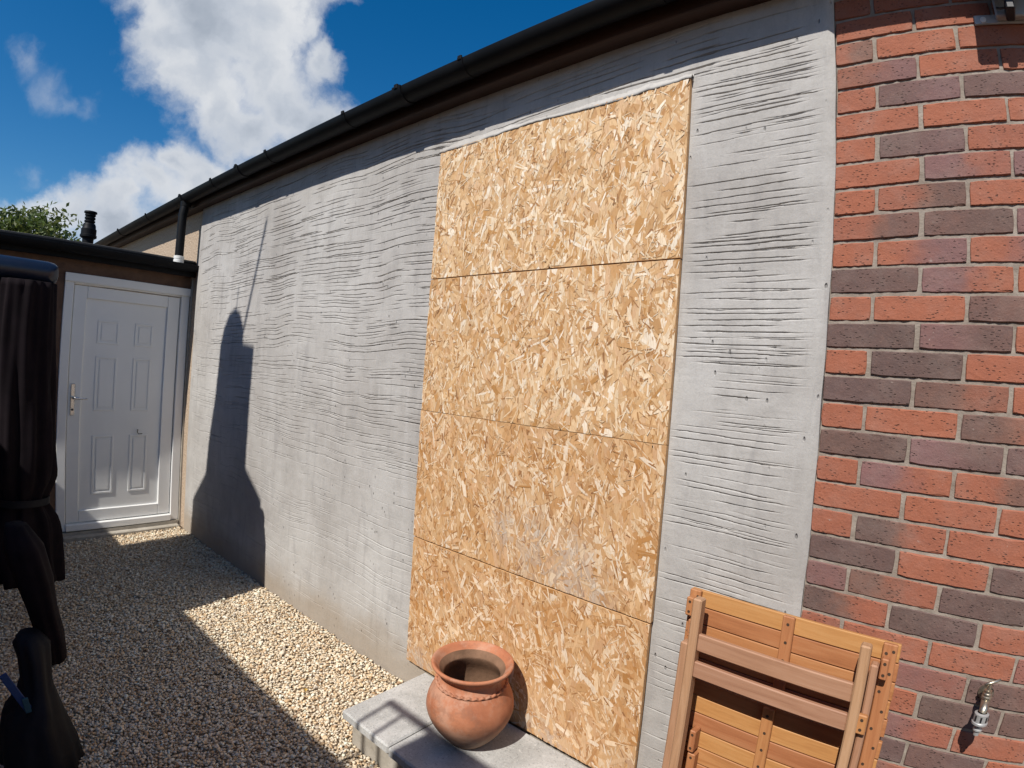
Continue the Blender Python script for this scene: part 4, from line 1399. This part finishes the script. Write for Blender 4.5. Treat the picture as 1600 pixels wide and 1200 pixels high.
def make_tree(name, base, height, lobes, label, n_leaf, seed):
    r = np.random.default_rng(seed)
    t = empty(name, base)
    tag(t, label, 'tree')
    mb = MB()
    mb.tube([(0, 0, 0), (0.1, 0.05, height * 0.3), (0.0, 0.1, height * 0.62)], [0.28, 0.20, 0.10], 12)
    for (cx, cy, cz, rr) in lobes:
        mb.tube([(0.03, 0.08, height * 0.35), (cx * 0.5, cy * 0.5, (height * 0.4 + cz) / 2), (cx * 0.95, cy * 0.95, cz)], [0.11, 0.07, 0.03], 8)
    mb.build('trunk', M_BARK, t, smooth=True)
    P_, C_ = [], []
    tot = sum(q[3] ** 2 for q in lobes)
    for (cx, cy, cz, rr) in lobes:
        n = int(n_leaf * rr * rr / tot)
        d = r.normal(0, 1, (n, 3))
        d /= np.linalg.norm(d, axis=1)[:, None]
        rad = rr * (0.35 + 0.65 * r.random(n) ** 0.5) * (1 + 0.28 * np.sin(d[:, 0] * 7 + cx * 3) * np.sin(d[:, 2] * 6 + cz) * np.sin(d[:, 1] * 5 + 1))
        c = np.array([cx, cy, cz]) + d * rad[:, None] * np.array([1, 1, 0.8])
        P_.append(c)
    c = np.concatenate(P_)
    # gather leaves in twig clumps
    cl = c[r.integers(0, len(c), len(c) // 14)]
    pick = cl[r.integers(0, len(cl), len(c))]
    c = np.where((r.random(len(c)) < 0.8)[:, None], pick + r.normal(0, 0.13, c.shape), c)
    n = len(c)
    u = r.normal(0, 1, (n, 3))
    u /= np.linalg.norm(u, axis=1)[:, None]
    w = np.cross(u, r.normal(0, 1, (n, 3)))
    w /= np.linalg.norm(w, axis=1)[:, None]
    s = r.uniform(0.05, 0.10, n)[:, None]
    q = np.stack([c - u * s, c + w * s * 0.42, c + u * s, c - w * s * 0.42], 1)
    V = q.reshape(-1, 3)
    F = np.arange(n * 4).reshape(n, 4)
    pal = np.array([(0.075, 0.115, 0.02), (0.11, 0.15, 0.03), (0.055, 0.085, 0.018), (0.15, 0.17, 0.045)])
    col = pal[r.integers(0, 4, n)] * r.uniform(0.8, 1.2, (n, 1))
    C4 = np.concatenate([np.repeat(col, 4, 0), np.ones((n * 4, 1))], 1)
    cr = np_mesh('crown', V, F, M_LEAF, t, C4)
    return t


make_tree('garden_tree', (-15.5, -0.4, 0), 4.6, [(0.0, -0.75, 3.55, 1.05), (0.2, 0.15, 3.75, 0.95), (0.0, 0.75, 3.45, 0.7), (-0.5, -0.2, 3.1, 1.2), (0.2, 1.15, 3.2, 0.55), (0.1, -2.0, 3.5, 1.2)], 'leafy green tree rising behind the low roof at the left', 17000, 4)

# ------------------------------------------------------------------ unseen outbuilding added behind the camera to throw the yard's shadows
nb = empty('shadow_outbuilding', (-3, -2.6, 0))
tag(nb, 'unseen brick outbuilding added to cast the yard shadows', 'building')
NB = (-3, -2.6, 0)
SY = 2.6


def hz(zs_, y=SY):       # height at depth y whose shadow falls at wall height zs_
    return zs_ + 1.12 * y


EAVE = 1.12 * (SY - 0.55)
P(MB().box((-5.6, -5.4, 0), (-0.98, -SY - 0.05, EAVE - 0.1)), 'wall', M_FENCE, nb, NB)
P(MB().box((-5.7, -5.5, EAVE - 0.0995), (-0.98, -SY, EAVE), 0.004), 'flat_roof', M_FELT, nb, NB)
HR = 0.14 + 1.12 * (SY - 0.285)
P(MB().box((-0.978, -5.4, 0), (1.9, -SY, HR), 0.004), 'step_shadow_bay', M_FENCE, nb, NB)  # added block, its height set to shade the front of the step
for nm_, xa, xb, z0 in (('sky_block_roof', -5.7, -0.9795, EAVE), ('sky_block_bay', -0.9785, 1.9, HR)):  # added roofs that hold sky light back from the yard
    P(MB().extrude([(-SY - 0.06, z0 + 0.0005), (-SY - 0.06, z0 + 0.03), (-7.0, z0 + 1.9), (-11.4, z0 + 0.03), (-11.4, z0 + 0.0005)], 'x', xa, xb), nm_, M_TILE, nb, NB)
# added bars that cast the frame-shaped shadow onto the step
ox = 0.13 * (SY - 0.3)
for x in (-1.535 + ox, -1.435 + ox):
    P(MB().box((x - 0.008, -SY - 0.03, EAVE + 0.001), (x + 0.008, -SY, HR - 0.02)), 'step_shadow_post', M_BLACK, nb, NB)
P(MB().box((-1.55 + ox, -SY - 0.03, HR - 0.0195), (-0.9785, -SY, HR)), 'step_shadow_rail', M_BLACK, nb, NB)
cy = 2.9
sh = 0.13 * cy
prof_c = [(-4.67, None), (-4.64, 0.31), (-4.36, 0.60), (-4.36, 0.83), (-4.27, 1.2), (-4.225, 1.58), (-4.17, 1.74), (-4.09, 1.84), (-3.99, 1.88), (-3.90, 1.84), (-3.84, 1.75), (-3.815, 1.62), (-3.63, 1.60), (-3.655, 0.735), (-3.39, 0.56), (-3.385, None)]
poly = []
for x, z in prof_c:
    poly.append((x + sh, EAVE + 0.001 if z is None else hz(z, cy)))
P(MB().extrude(poly, 'y', -cy - 0.4, -cy), 'chimney_shadow_caster', M_FENCE, nb, NB)  # added stack, outline shaped to cast the column shadow on the wall
P(MB().tube([(-3.83 + sh, -cy - 0.02, hz(1.70, cy)), (-3.575 + sh, -cy - 0.02, hz(2.50, cy))], 0.014, 8), 'mast_shadow_caster', M_GREY, nb, NB)  # added rod for the slanting thin shadow line
P(MB().tube([(-3.97 + sh, -cy - 0.02, hz(1.85, cy)), (-3.96 + sh, -cy - 0.02, hz(2.05, cy))], 0.006, 6), 'rod_shadow_caster', M_GREY, nb, NB)  # added rod for a second thin shadow line

# ------------------------------------------------------------------ small litter
for i, (x, y) in enumerate(((-0.70, -0.03), (-0.68, -0.06), (-2.02, -0.42))):
    s = 0.018
    q = MB().add([(-s, 0, 0.002), (0, -s * 0.5, 0.006), (s, 0, 0.003), (s * 0.2, s * 0.55, 0.007), (0, 0, 0.0)], [(0, 1, 4), (1, 2, 4), (2, 3, 4), (3, 0, 4)]).build('dry_leaf', M_DRYLEAF)
    q.location = (x, y, 0.012 if i == 2 else 0.003)
    q.rotation_euler = (0.1, 0.1, i * 1.3)
    tag(q, ['yellow dry leaf at the right end of the step, nearest the wall', 'yellow dry leaf at the right end of the step, farther from the wall', 'small brown dry leaf lying on sunlit gravel left of the step'][i], 'leaf', 'dry leaves')
